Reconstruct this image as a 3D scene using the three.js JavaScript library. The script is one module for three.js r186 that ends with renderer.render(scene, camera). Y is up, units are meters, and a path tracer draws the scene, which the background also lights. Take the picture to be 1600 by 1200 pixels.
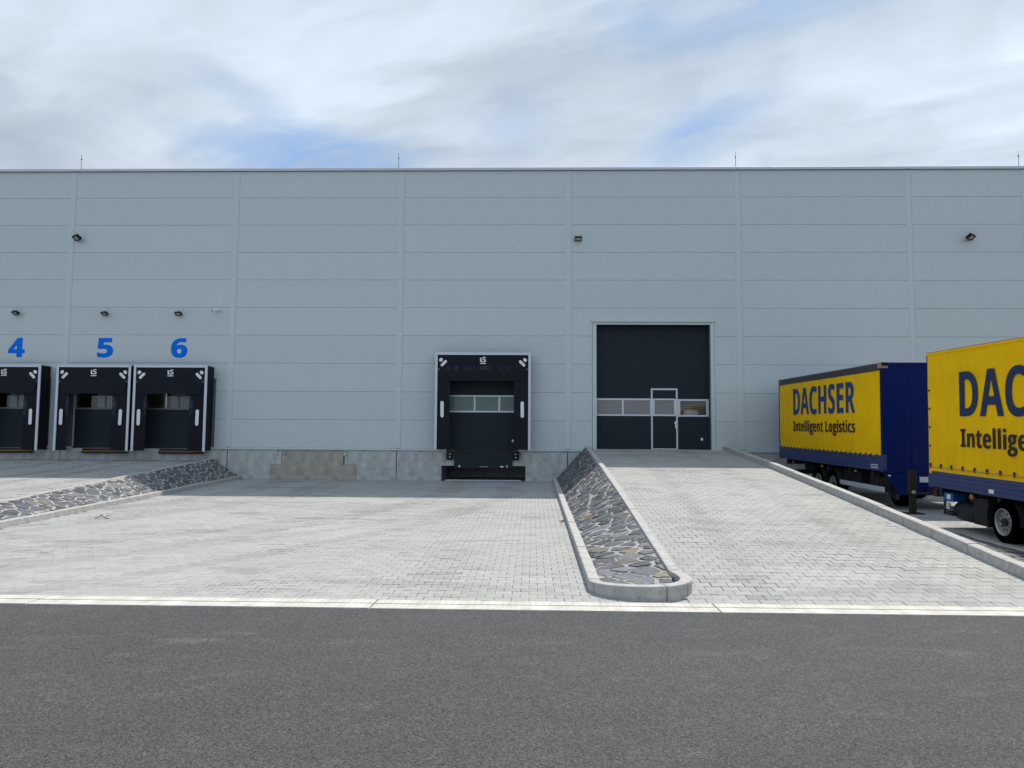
import * as THREE from 'three';
import { mergeGeometries } from 'three/addons/utils/BufferGeometryUtils.js';
import { RoundedBoxGeometry } from 'three/addons/geometries/RoundedBoxGeometry.js';
import { TextGeometry } from 'three/addons/geometries/TextGeometry.js';
import { FontLoader } from 'three/addons/loaders/FontLoader.js';

// ------------------------------------------------------------------ camera, sky, sun, exposure
// x runs along the facade, y = 0 is the hall floor, z = 0 the face of the cladding, +z towards the road
const scene = new THREE.Scene();
const camera = new THREE.PerspectiveCamera(53.06, 4 / 3, 0.1, 3000);
{
  const yaw = 0.02648, pitch = 0.07588, roll = 0.00622;
  const F = new THREE.Vector3(-Math.sin(yaw) * Math.cos(pitch), Math.sin(pitch), -Math.cos(yaw) * Math.cos(pitch));
  const R = new THREE.Vector3(Math.cos(yaw), 0, -Math.sin(yaw)), U = new THREE.Vector3().crossVectors(R, F);
  const R2 = R.clone().multiplyScalar(Math.cos(roll)).addScaledVector(U, Math.sin(roll));
  const U2 = U.clone().multiplyScalar(Math.cos(roll)).addScaledVector(R, -Math.sin(roll));
  camera.quaternion.setFromRotationMatrix(new THREE.Matrix4().makeBasis(R2, U2, F.clone().negate()));
  camera.position.set(-1.272, 0.2906, 26.977);
}
const renderer = new THREE.WebGLRenderer({ antialias: true });
renderer.toneMapping = THREE.LinearToneMapping;
renderer.toneMappingExposure = 1.3;
renderer.shadowMap.enabled = true;

const SUN = new THREE.Vector3(0.34, 1, -0.549).normalize();        // high, behind the hall and a little to the right
const sun = new THREE.DirectionalLight(0xfff8ee, 3.4);
sun.position.copy(SUN).multiplyScalar(80); sun.target.position.set(0, 0, 0);
sun.castShadow = true; sun.shadow.radius = 2; sun.shadow.mapSize.set(4096, 4096);
Object.assign(sun.shadow.camera, { left: -45, right: 45, top: 45, bottom: -45, near: 1, far: 200 });
scene.add(sun, sun.target);

// ------------------------------------------------------------------ random numbers and noise
let seed = 12345;
const rnd = () => { seed = (seed * 1664525 + 1013904223) >>> 0; return seed / 4294967296; };
const rr = (a, b) => a + (b - a) * rnd();
const clamp = THREE.MathUtils.clamp, lerp = THREE.MathUtils.lerp, sstep = THREE.MathUtils.smoothstep;
function hash(x, y, s) { let h = (x * 374761393 + y * 668265263 + s * 2147483647) | 0; h = Math.imul(h ^ (h >>> 13), 1274126177); h ^= h >>> 16; return (h >>> 0) / 4294967296; }
function vn(x, y, per = 0, s = 1) {                                 // value noise, periodic when per > 0
  let x0 = Math.floor(x), y0 = Math.floor(y); const fx = x - x0, fy = y - y0, w = (a) => per ? ((a % per) + per) % per : a;
  const u = fx * fx * (3 - 2 * fx), v = fy * fy * (3 - 2 * fy);
  return lerp(lerp(hash(w(x0), w(y0), s), hash(w(x0 + 1), w(y0), s), u), lerp(hash(w(x0), w(y0 + 1), s), hash(w(x0 + 1), w(y0 + 1), s), u), v);
}
function fbm(x, y, oct = 4, per = 0, s = 1) { let a = 0.5, t = 0, n = 0; for (let i = 0; i < oct; i++) { t += a * vn(x, y, per, s + i); n += a; a *= 0.5; x *= 2; y *= 2; per *= 2; } return t / n; }

// ------------------------------------------------------------------ the sky: thin broken cloud with blue gaps, brighter towards the sun
{
  const W = 4096, H = 2048, d = new Float32Array(W * H * 4);
  // gaps where blue shows: azimuth, elevation (degrees), half sizes, tilt, strength
  const gaps = [[-20.6, 20.0, 5.0, 1.4, -0.05, 0.7], [-16.0, 20.6, 3.4, 1.3, -0.2, 0.8], [-19, 22.6, 5.5, 1.4, -0.3, 0.3], [-12.5, 20.6, 3.2, 1.2, -0.1, 0.35], [11.2, 21.4, 2.6, 1.5, 0.5, 0.6], [14.5, 22.6, 3.4, 1.3, 0.3, 0.28], [21.5, 29.4, 6.5, 0.9, 0.1, 0.75], [-25, 26, 9, 0.9, -0.5, 0.06], [8.4, 29.5, 3, 1.1, -0.3, 0.3], [-1.5, 22.5, 3, 1.6, 0.2, 0.14],
    [62, 34, 12, 4, 0.2, 0.7], [-70, 30, 10, 4, -0.2, 0.7], [130, 25, 14, 4, 0.1, 0.6], [-140, 35, 12, 5, 0.3, 0.6], [170, 50, 14, 6, 0, 0.6], [-60, 60, 16, 6, 0.3, 0.6]];
  for (let j = 0; j < H; j++) {
    if (j < H * 0.485) { for (let i = 0; i < W; i++) d.set([0.2, 0.2, 0.19, 1], (j * W + i) * 4); continue; }
    const el = ((j + 0.5) / H - 0.5) * Math.PI, cy = Math.cos(el), y = Math.sin(el);
    for (let i = 0; i < W; i++) {
      const ph = ((i + 0.5) / W - 0.5) * 2 * Math.PI, x = Math.cos(ph) * cy, z = Math.sin(ph) * cy, k = (j * W + i) * 4;
      const yy = Math.max(y, 0) + 0.16, px = x / yy, pz = z / yy, ca = x * SUN.x + y * SUN.y + z * SUN.z;
      const a = px * 0.9 + pz * 0.35, b = -px * 0.35 + pz * 0.9;      // streaks drawn out along one direction
      const wx = fbm(a * 0.8 + 7, b * 1.1, 3, 0, 41) * 1.2, big = fbm(a * 0.55 + wx, b * 1.2 + wx, 5, 0, 11), fine = fbm(a * 1.7 + wx * 2.4, b * 4.6 + wx * 1.4, 6, 0, 23), puff = fbm(a * 2.6 - wx * 2 + fine, b * 3.4 + fine * 1.5, 6, 0, 57), wisp = fbm(a * 5 + puff * 3, b * 11 + fine * 4, 4, 0, 63);
      const azd = THREE.MathUtils.radToDeg(Math.atan2(x, -z)), eld = THREE.MathUtils.radToDeg(el);
      let open = 0.34 * sstep(0.50 - big, -0.02, 0.24) + 0.18 * (0.5 - fine) + 0.16 * (0.5 - puff);
      for (const [ga, ge, ra, re, tilt, st] of gaps) {
        let da = (azd - ga + 540) % 360 - 180, de = eld - ge; if (Math.abs(da) > 3 * ra) continue;
        const u = (da * Math.cos(tilt) + de * Math.sin(tilt)) / ra, v = (-da * Math.sin(tilt) + de * Math.cos(tilt)) / re;
        const wob = (fine - 0.5) * 2.0 + (puff - 0.5) * 2.2 + (wisp - 0.5) * 1.0;
        open = Math.max(open, open + st * Math.exp(-(u * u + v * v) * (1 + wob)) * (0.75 + 0.5 * (0.5 - wob * 0.8)));
      }
      open = clamp(open, 0, 1.3); open = 0.9 * (1 - Math.exp(-1.5 * open)) * (0.62 + 0.75 * sstep(0.5 * wisp + 0.5 * fine, 0.34, 0.62));
      const hz = sstep(y, 0.0, 0.35), glow = Math.pow(Math.max(0, (ca + 1) / 2), 6);
      const blue = [lerp(0.46, 0.27, hz), lerp(0.60, 0.445, hz), lerp(0.80, 0.755, hz)];
      const tone = 0.92 + 0.60 * (puff - 0.5) + 0.36 * (fine - 0.5) + 0.34 * (big - 0.5) + 0.20 * (wisp - 0.5);
      const c = [0.560, 0.645, 0.745].map((q, n) => q * tone * (0.97 + 0.32 * glow) + (n === 0 ? 0.014 : 0) * (big - 0.5));
      for (let n = 0; n < 3; n++) d[k + n] = y < -0.02 ? [0.2, 0.2, 0.19][n] : 0.82 * lerp(c[n], blue[n], open);
      d[k + 3] = 1;
    }
  }
  const t = new THREE.DataTexture(d, W, H, THREE.RGBAFormat, THREE.FloatType);
  t.mapping = THREE.EquirectangularReflectionMapping; t.magFilter = t.minFilter = THREE.LinearFilter; t.needsUpdate = true;
  scene.background = t; scene.environment = t;
}

// ------------------------------------------------------------------ textures and materials
function tex(N, fn, color = true, M = N) {                           // fn(u, v) -> grey 0..1 or [r, g, b] in sRGB 0..1
  const d = new Uint8Array(N * M * 4);
  for (let j = 0; j < M; j++) for (let i = 0; i < N; i++) {
    const v = fn(i / N, j / M), k = (j * N + i) * 4, a = Array.isArray(v) ? v : [v, v, v];
    d[k] = clamp(a[0], 0, 1) * 255; d[k + 1] = clamp(a[1], 0, 1) * 255; d[k + 2] = clamp(a[2], 0, 1) * 255; d[k + 3] = 255;
  }
  const t = new THREE.DataTexture(d, N, M, THREE.RGBAFormat);
  t.wrapS = t.wrapT = THREE.RepeatWrapping; t.magFilter = THREE.LinearFilter; t.minFilter = THREE.LinearMipmapLinearFilter; t.generateMipmaps = true;
  if (color) t.colorSpace = THREE.SRGBColorSpace; t.needsUpdate = true; return t;
}
const rep = (t, x, y = x) => { const c = t.clone(); c.repeat.set(x, y); c.needsUpdate = true; return c; };
const L = (r, g, b) => new THREE.Color().setRGB(r, g, b);
const mat = (c, rough = 0.8, metal = 0, more = {}) => new THREE.MeshStandardMaterial({ color: c, roughness: rough, metalness: metal, ...more });

const grainT = tex(256, (u, v) => 0.93 - 0.16 * vn(u * 128, v * 128, 128, 3) + 0.10 * (vn(u * 64, v * 64, 64, 5) - 0.5) - 0.10 * (vn(u * 8, v * 8, 8, 9)));
const paverT = tex(256, (u, v) => 0.95 - 0.14 * vn(u * 128, v * 128, 128, 3) + 0.08 * (vn(u * 85, v * 85, 85, 5) - 0.5) - (hash(Math.floor(u * 256), Math.floor(v * 256), 44) < 0.02 ? 0.12 : 0));
const grainB = tex(256, (u, v) => 0.5 * vn(u * 128, v * 128, 128, 3) + 0.5 * vn(u * 40, v * 40, 40, 8), false);
const concT = tex(512, (u, v) => { const m = fbm(u * 6, v * 6, 5, 6, 31), s = fbm(u * 40, v * 3, 3, 3, 77), p = hash(Math.floor(u * 512), Math.floor(v * 512), 4) < 0.003 ? 0.18 : 0; const g = 0.80 + 0.22 * (m - 0.5) + 0.10 * (s - 0.5) + 0.05 * (vn(u * 256, v * 256, 256, 3) - 0.5) - p; return [g, g * 0.995, g * 0.975]; });
const asphT = tex(1024, (u, v) => { const h1 = hash(Math.floor(u * 512), Math.floor(v * 512), 21), h2 = vn(u * 300, v * 300, 300, 9), h3 = vn(u * 90, v * 90, 90, 15); const sp = h1 > 0.985 ? 0.28 : h1 < 0.06 ? -0.16 : 0; const g = 0.68 + 0.40 * (h2 - 0.5) + 0.30 * (h1 - 0.5) + 0.05 * (vn(u * 150, v * 150, 150, 25) - 0.5) + 0.05 * (h3 - 0.5) + sp; return [g, g, g * 1.005]; });
const asphB = tex(1024, (u, v) => 0.6 * vn(u * 300, v * 300, 300, 9) + 0.4 * hash(Math.floor(u * 512), Math.floor(v * 512), 21), false);
const slateT = tex(256, (u, v) => { const g = 0.78 + 0.34 * (fbm(u * 5, v * 12, 5, 0, 61) - 0.5) + 0.12 * (vn(u * 110, v * 110, 110, 3) - 0.5); return g; });
const dentB = tex(256, (u, v) => fbm(u * 3, v * 2, 2, 0, 91), false);
const skinT = tex(256, (u, v) => 0.93 + 0.022 * (fbm(u * 4, v * 4, 4, 4, 17) - 0.5) + 0.03 * (fbm(u * 50, v * 2, 2, 2, 18) - 0.5));

const M = {
  clad: [0, 1, 2].map((i) => mat(L(0.685 + 0.010 * i, 0.775 + 0.010 * i, 0.795 + 0.010 * i), 0.5, 0.15, { map: skinT, bumpMap: dentB, bumpScale: 0.003 })),
  trim: mat(L(0.71, 0.80, 0.82), 0.48, 0.15, { map: skinT }),
  coping: mat(L(0.62, 0.67, 0.72), 0.45, 0.2),
  gap: mat(L(0.10, 0.115, 0.13), 0.9),
  conc: mat(L(0.80, 0.85, 0.87), 0.9, 0, { map: concT, bumpMap: grainB, bumpScale: 0.002 }),
  conc2: mat(L(0.69, 0.66, 0.58), 0.92, 0, { map: concT, bumpMap: grainB, bumpScale: 0.003 }),
  kerb: mat(L(0.70, 0.695, 0.67), 0.9, 0, { map: rep(grainT, 2), bumpMap: rep(grainB, 2), bumpScale: 0.002 }),
  drain: mat(L(0.87, 0.86, 0.82), 0.88, 0, { map: concT, bumpMap: grainB, bumpScale: 0.002 }),
  sand: mat(L(0.22, 0.215, 0.20), 1, 0, { map: rep(grainT, 4) }),
  mortar: mat(L(0.66, 0.65, 0.61), 1, 0, { map: rep(grainT, 3), bumpMap: rep(grainB, 3), bumpScale: 0.01 }),
  black: mat(L(0.007, 0.009, 0.014), 0.6, 0),
  fabric: new THREE.MeshPhysicalMaterial({ color: L(0.007, 0.009, 0.014), roughness: 0.55, specularIntensity: 0.35, map: skinT }),
  door: new THREE.MeshPhysicalMaterial({ color: L(0.021, 0.034, 0.046), roughness: 0.5, specularIntensity: 0.4, map: skinT }),
  alu: mat(L(0.66, 0.70, 0.78), 0.4, 0.35),
  white: mat(L(0.86, 0.87, 0.90), 0.55),
  steel: mat(L(0.20, 0.21, 0.23), 0.5, 0.6),
  dark: mat(L(0.016, 0.017, 0.02), 0.7, 0.1),
  rubber: mat(L(0.013, 0.013, 0.014), 0.85),
  rust: mat(L(0.10, 0.05, 0.028), 0.85, 0.2, { map: rep(grainT, 3) }),
  leg: mat(L(0.045, 0.035, 0.026), 0.8, 0.2, { map: rep(grainT, 3) }),
  rim: mat(L(0.40, 0.40, 0.395), 0.42, 0.7),
  yellow: new THREE.MeshPhysicalMaterial({ color: L(1.0, 0.60, 0.0), roughness: 0.6, specularIntensity: 0.22, map: tex(512, (u, v) => { const g = 0.975 + 0.09 * (fbm(u * 5, v * 5, 5, 5, 37) - 0.5) - 0.025 * sstep(fbm(u * 24, v * 3, 4, 3, 38), 0.6, 0.8) + 0.03 * (vn(u * 200, v * 200, 200, 2) - 0.5); return [g, g * 0.99, g * 0.95]; }) }),
  board: mat(L(0.035, 0.062, 0.20), 0.5, 0.1, { map: skinT }),
  navy: new THREE.MeshPhysicalMaterial({ color: L(0.002, 0.014, 0.125), roughness: 0.45, specularIntensity: 0.3, map: skinT }),
  roofrail: mat(L(0.045, 0.045, 0.05), 0.6),
  ink: mat(L(0.010, 0.05, 0.20), 0.7),
  ink2: mat(L(0.016, 0.008, 0.014), 0.6),
  blue: new THREE.MeshPhysicalMaterial({ color: L(0.0, 0.19, 0.86), roughness: 0.7, specularIntensity: 0.3 }),
  orange: mat(L(0.62, 0.16, 0.03), 0.5),
  hazard: mat(L(0.30, 0.14, 0.02), 0.7),
  orangelens: mat(L(0.5, 0.16, 0.06), 0.35),
  glassGrey: new THREE.MeshPhysicalMaterial({ color: L(0.235, 0.225, 0.222), roughness: 0.5, clearcoat: 0.7, clearcoatRoughness: 0.06 }),
  glassGreen: new THREE.MeshPhysicalMaterial({ color: L(0.12, 0.20, 0.18), roughness: 0.5, clearcoat: 0.7, clearcoatRoughness: 0.06 }),
  glass: new THREE.MeshPhysicalMaterial({ color: L(0.9, 0.92, 0.92), roughness: 0.03, transmission: 1, thickness: 0 }),
  board2: mat(L(0.52, 0.50, 0.50), 0.8),
  tan: mat(L(0.34, 0.26, 0.15), 0.9),
};

// ------------------------------------------------------------------ helpers
const used = {};
function tag(o, label, category, group, kind) { if (label) o.userData.label = label; if (category) o.userData.category = category; if (group) o.userData.group = group; if (kind) o.userData.kind = kind; return o; }
function numbered(n) { used[n] = (used[n] ?? -1) + 1; return used[n] ? `${n}_${String(used[n]).padStart(3, '0')}` : n; }
function thing(name, x, y, z, label, category, group) { const g = new THREE.Group(); g.name = numbered(name); g.position.set(x, y, z); scene.add(g); return tag(g, label, category, group); }
function structure(name) { const g = new THREE.Group(); g.name = name; g.userData.kind = 'structure'; scene.add(g); return g; }
function part(name, geo, m, parent, label) {
  const list = [].concat(geo).map((g) => (g.index ? g.toNonIndexed() : g));
  for (const g of list) { for (const k of Object.keys(g.attributes)) if (!['position', 'normal', 'uv'].includes(k)) g.deleteAttribute(k); }
  const me = new THREE.Mesh(list.length > 1 ? mergeGeometries(list) : list[0], m);
  me.name = name; me.castShadow = me.receiveShadow = true; parent.add(me); if (label) me.userData.label = label; return me;
}
function sub(name, parent) { const g = new THREE.Group(); g.name = name; parent.add(g); return g; }
function muv(g, s = 1) {                                               // planar uv in metres by the way each face looks
  g = g.index ? g.toNonIndexed() : g; const p = g.attributes.position, n = g.attributes.normal, uv = new Float32Array(p.count * 2);
  for (let i = 0; i < p.count; i++) {
    const ax = Math.abs(n.getX(i)), ay = Math.abs(n.getY(i)), az = Math.abs(n.getZ(i));
    const [a, b] = ay > ax && ay > az ? [p.getX(i), p.getZ(i)] : ax > az ? [p.getZ(i), p.getY(i)] : [p.getX(i), p.getY(i)];
    uv[2 * i] = a * s; uv[2 * i + 1] = b * s;
  }
  g.setAttribute('uv', new THREE.BufferAttribute(uv, 2)); return g;
}
const box = (x0, x1, y0, y1, z0, z1) => muv(new THREE.BoxGeometry(x1 - x0, y1 - y0, z1 - z0).translate((x0 + x1) / 2, (y0 + y1) / 2, (z0 + z1) / 2));
const rbox = (x0, x1, y0, y1, z0, z1, r = 0.01, s = 2) => muv(new RoundedBoxGeometry(x1 - x0, y1 - y0, z1 - z0, s, r).translate((x0 + x1) / 2, (y0 + y1) / 2, (z0 + z1) / 2));
const cyl = (r, h, seg = 16, r2 = r) => new THREE.CylinderGeometry(r2, r, h, seg);
function minus(rects, h) {                                             // [x0, x1, y0, y1] rectangles without the opening h
  const out = [];
  for (const [a, b, c, d] of rects) {
    if (h[0] >= b || h[1] <= a || h[2] >= d || h[3] <= c) { out.push([a, b, c, d]); continue; }
    const l = Math.max(a, h[0]), r = Math.min(b, h[1]);
    if (a < l) out.push([a, l, c, d]); if (r < b) out.push([r, b, c, d]);
    if (c < h[2]) out.push([l, r, c, h[2]]); if (h[3] < d) out.push([l, r, h[3], d]);
  }
  return out.filter(([a, b, c, d]) => b - a > 0.004 && d - c > 0.004);
}
function tri(list) { const g = new THREE.BufferGeometry(); g.setAttribute('position', new THREE.Float32BufferAttribute(list, 3)); g.computeVertexNormals(); g.setAttribute('uv', new THREE.Float32BufferAttribute(new Float32Array(list.length / 3 * 2), 2)); return g; }
function loft(rings, closed = true) {                                  // rings of equal point lists -> closed solid with end caps
  const o = [], q = (a, b, c, d) => o.push(...a, ...b, ...c, ...a, ...c, ...d), n = rings[0].length;
  for (let k = 0; k + 1 < rings.length; k++) for (let i = 0; i < n; i++) { const j = (i + 1) % n; q(rings[k][i], rings[k][j], rings[k + 1][j], rings[k + 1][i]); }
  if (closed) { const A = rings[0], B = rings[rings.length - 1]; for (let i = 1; i + 1 < n; i++) { o.push(...A[0], ...A[i + 1], ...A[i]); o.push(...B[0], ...B[i], ...B[i + 1]); } }
  return muv(tri(o));
}
const bold = await new FontLoader().loadAsync('fonts/droid/droid_sans_bold.typeface.json');
const regular = await new FontLoader().loadAsync('fonts/droid/droid_sans_regular.typeface.json');
function text(str, font, cap, width, depth, track = 0) {              // cap height and overall width fixed, origin at the left of the base line
  const mk = (s) => new TextGeometry(s, { font, size: 1, depth: 1, curveSegments: 6, bevelEnabled: track > 0, bevelThickness: 0.01, bevelSize: track, bevelSegments: 1 });
  const ref = mk('I'); ref.computeBoundingBox(); const g = mk(str); g.computeBoundingBox(); const b = g.boundingBox;
  g.translate(-b.min.x, 0, 0); return g.scale(width / (b.max.x - b.min.x), cap / ref.boundingBox.max.y, depth);
}

// ------------------------------------------------------------------ levels of the ground
const yardY = (z) => -1.05 - 0.024 * z;
const rampY = (z) => 0.07 - 0.07045 * z - 0.000839 * z * z;
const leftY = (z) => -0.4 - 0.0599 * z;
const ZG = 18.2, YR = -1.49;                                           // the drain along the road

// ------------------------------------------------------------------ ground and road
{
  const g = structure('ground');
  part('ground_sheet', new THREE.PlaneGeometry(1600, 1600, 8, 8).rotateX(-Math.PI / 2).translate(0, -2.2, 300), mat(L(0.16, 0.15, 0.10), 1, 0, { map: rep(grainT, 200) }), g);
  const NX = 420, NZ = 170, geo = new THREE.PlaneGeometry(1, 1, NX, NZ), P = geo.attributes.position, uv = geo.attributes.uv, col = new Float32Array(P.count * 3);
  const spots = [[-4.35, 20.0, 0.26, 0.11, 1.55], [-4.0, 19.75, 0.2, 0.06, 1.4], [-4.7, 20.5, 0.12, 0.05, 1.4], [0.2, 20.2, 0.25, 0.1, 1.2], [0.9, 22.4, 0.08, 0.03, 1.7], [0.72, 22.6, 0.1, 0.05, 1.5], [1.3, 22.5, 0.06, 0.03, 1.5], [-2.6, 22.9, 0.1, 0.025, 0.7], [-2.2, 23.1, 0.08, 0.02, 0.65], [-6, 21, 0.4, 0.08, 1.2], [2.5, 20.1, 0.3, 0.05, 1.2], [-1.1, 21.6, 0.05, 0.03, 1.6], [1.9, 21.2, 0.12, 0.03, 1.35]];
  for (let i = 0; i < P.count; i++) {
    const sx = P.getX(i) * 2, sz = 0.5 - P.getY(i), x = sx * 11 + sx ** 5 * 70, z = 18.655 + sz * 14 + sz ** 4 * 60;
    P.setXYZ(i, x, -1.495 - 0.0015 * (z - 18.655), z); uv.setXY(i, x / 2.7, z / 2.7);
    let c = 1 + 0.18 * (fbm(x * 0.4, z * 0.9, 4, 0, 71) - 0.5) + 0.20 * (fbm(x * 2.2, z * 5, 3, 0, 72) - 0.5) + 0.10 * (fbm(x * 0.25 + 9, z * 3.1, 3, 0, 79) - 0.5);
    for (const [a, b, ra, rb, s] of spots) { const q = ((x - a) / ra) ** 2 + ((z - b) / rb) ** 2; const e = q + 1.1 * (fbm(x * 9, z * 16, 3, 0, 73) - 0.5); if (e < 1) c *= lerp(1, s, sstep(1 - e, 0, 0.14)); }
    c *= 1 + 0.22 * sstep(fbm(x * 3 + 30, z * 10, 3, 0, 75), 0.69, 0.76);
    col.set([c, c, c * 1.0], 3 * i);
  }
  geo.setAttribute('color', new THREE.BufferAttribute(col, 3)); geo.computeVertexNormals();
  const road = new THREE.Mesh(geo, mat(L(0.128, 0.128, 0.131), 0.9, 0, { map: asphT, bumpMap: asphB, bumpScale: 0.0022, vertexColors: true }));
  road.name = 'road'; road.userData.kind = 'structure'; road.castShadow = road.receiveShadow = true; scene.add(road);
}
// drain channel of concrete blocks with a slot, along the edge of the road
{
  const g = structure('drain_channel');
  for (let k = -8; k < 9; k++) {
    const a = -3.0 + 3.735 * k + 0.007, b = a + 3.735 - 0.014, dy = rr(-0.004, 0.004), dz = rr(-0.004, 0.004), y = YR + 0.012 + dy;
    part('drain_block', [rbox(a, b, y - 0.3, y, ZG + 0.005 + dz, ZG + 0.2 + dz, 0.008), rbox(a, b, y - 0.3, y, ZG + 0.228 + dz, ZG + 0.45 + dz, 0.008), box(a, b, y - 0.34, y - 0.16, ZG + 0.19, ZG + 0.24)], M.drain, g);
  }
  part('drain_bed', box(-32, 34, YR - 0.6, YR - 0.34, ZG, ZG + 0.46), M.sand, g);
}

// ------------------------------------------------------------------ interlocking pavers
const PW = 0.2, PH = 0.167;
function paverShape(gap, lift, ch) {                                      // double-T stone: wide ends, narrow waist, chamfered top
  const w = 0.011, h = PH / 2, e = PW / 2, pts = [[-e, -h - w], [-0.055, -h - w], [-0.042, -h + w], [0.042, -h + w], [0.055, -h - w], [e, -h - w], [e, h + w], [0.055, h + w], [0.042, h - w], [-0.042, h - w], [-0.055, h + w], [-e, h + w]];
  const inset = (d) => pts.map(([x, z]) => [x - Math.sign(x) * d * (Math.abs(x) > 0.09 ? 1 : 0), z - Math.sign(z) * d]);
  const lo = inset(gap / 2), hi = inset(gap / 2 + ch * 1.4), o = [], n = 12, V = (p, y) => [p[0], y, p[1]];
  for (let i = 0; i < n; i++) {
    const j = (i + 1) % n, q = (a, b, c, d) => o.push(...a, ...d, ...c, ...a, ...c, ...b);
    q(V(lo[i], -0.03), V(lo[j], -0.03), V(lo[j], lift - ch), V(lo[i], lift - ch)); q(V(lo[i], lift - ch), V(lo[j], lift - ch), V(hi[j], lift), V(hi[i], lift));
  }
  for (const f of [[0, 1, 10, 11], [1, 2, 9, 10], [2, 3, 8, 9], [3, 4, 7, 8], [4, 5, 6, 7]]) { const [a, b, c, d] = f.map((i) => V(hi[i], lift)); o.push(...a, ...c, ...b, ...a, ...d, ...c); }
  const g = tri(o), p = g.attributes.position, uv = g.attributes.uv; for (let i = 0; i < p.count; i++) uv.setXY(i, p.getX(i) * 1.6 + 0.5, p.getZ(i) * 1.6 + 0.5); return g;
}
const paverGeo = [paverShape(0.003, 0, 0.0014), paverShape(0.006, -0.0005, 0.0022), paverShape(0.009, -0.001, 0.003)];
const NT = 14, tones = Array.from({ length: NT }, (_, i) => 0.62 + 0.5 * i / (NT - 1));
const paverBase = L(0.470, 0.472, 0.456);
const paverMats = tones.map((t) => mat(paverBase.clone().multiplyScalar(t), 0.88, 0, { map: paverT, bumpMap: grainB, bumpScale: 0.0012 }));
const paverInst = mat(L(1, 1, 1), 0.88, 0, { map: paverT, bumpMap: grainB, bumpScale: 0.0012 });
// tyre tracks of lorries backing up to the docks: centre line x(z), half width, strength
const tracks = [];
for (const [x0, bend, s] of [[-3.9, 5.5, 0.10], [-2.0, 5.2, 0.10], [-3.6, 9, 0.08], [-1.8, 8.6, 0.08], [-9.9, 6, 0.10], [-8.1, 5.8, 0.09], [-9.4, 10, 0.07], [-7.6, 9.6, 0.07], [2.0, 0.6, 0.07], [3.9, 0.4, 0.07], [-17.4, 6, 0.12], [-15.7, 6, 0.12], [-14.6, 6, 0.12], [-13.2, 5, 0.10], [7.6, 1, 0.1], [9.2, 1, 0.1]]) tracks.push((x, z) => { const c = x0 - bend * Math.pow(Math.max(0, z - 3) / 15, 2.2), d = Math.abs(x - c) * (1 / Math.sqrt(1 + (bend * 0.15) ** 2)); return s * (1 - sstep(d, 0.10, 0.27)); });
function paverTone(x, z) {
  let t = 1.02 + 0.20 * (fbm(x * 0.30, z * 0.6, 4, 0, 101) - 0.5) + 0.16 * (fbm(x * 0.9, z * 3.0, 3, 0, 102) - 0.5) - 0.15 * sstep(fbm(x * 0.8 + 40, z * 2.1, 4, 0, 105), 0.60, 0.74) - 0.10 * sstep(fbm(x * 2.2 + 11, z * 4.4, 3, 0, 106), 0.66, 0.76);
  const pat = 0.5 + fbm(x * 1.1 + 5, z * 1.1, 3, 0, 103); let dk = 0; for (const f of tracks) dk = Math.max(dk, f(x, z)); return t - dk * 1.35 * pat;
}
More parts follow.
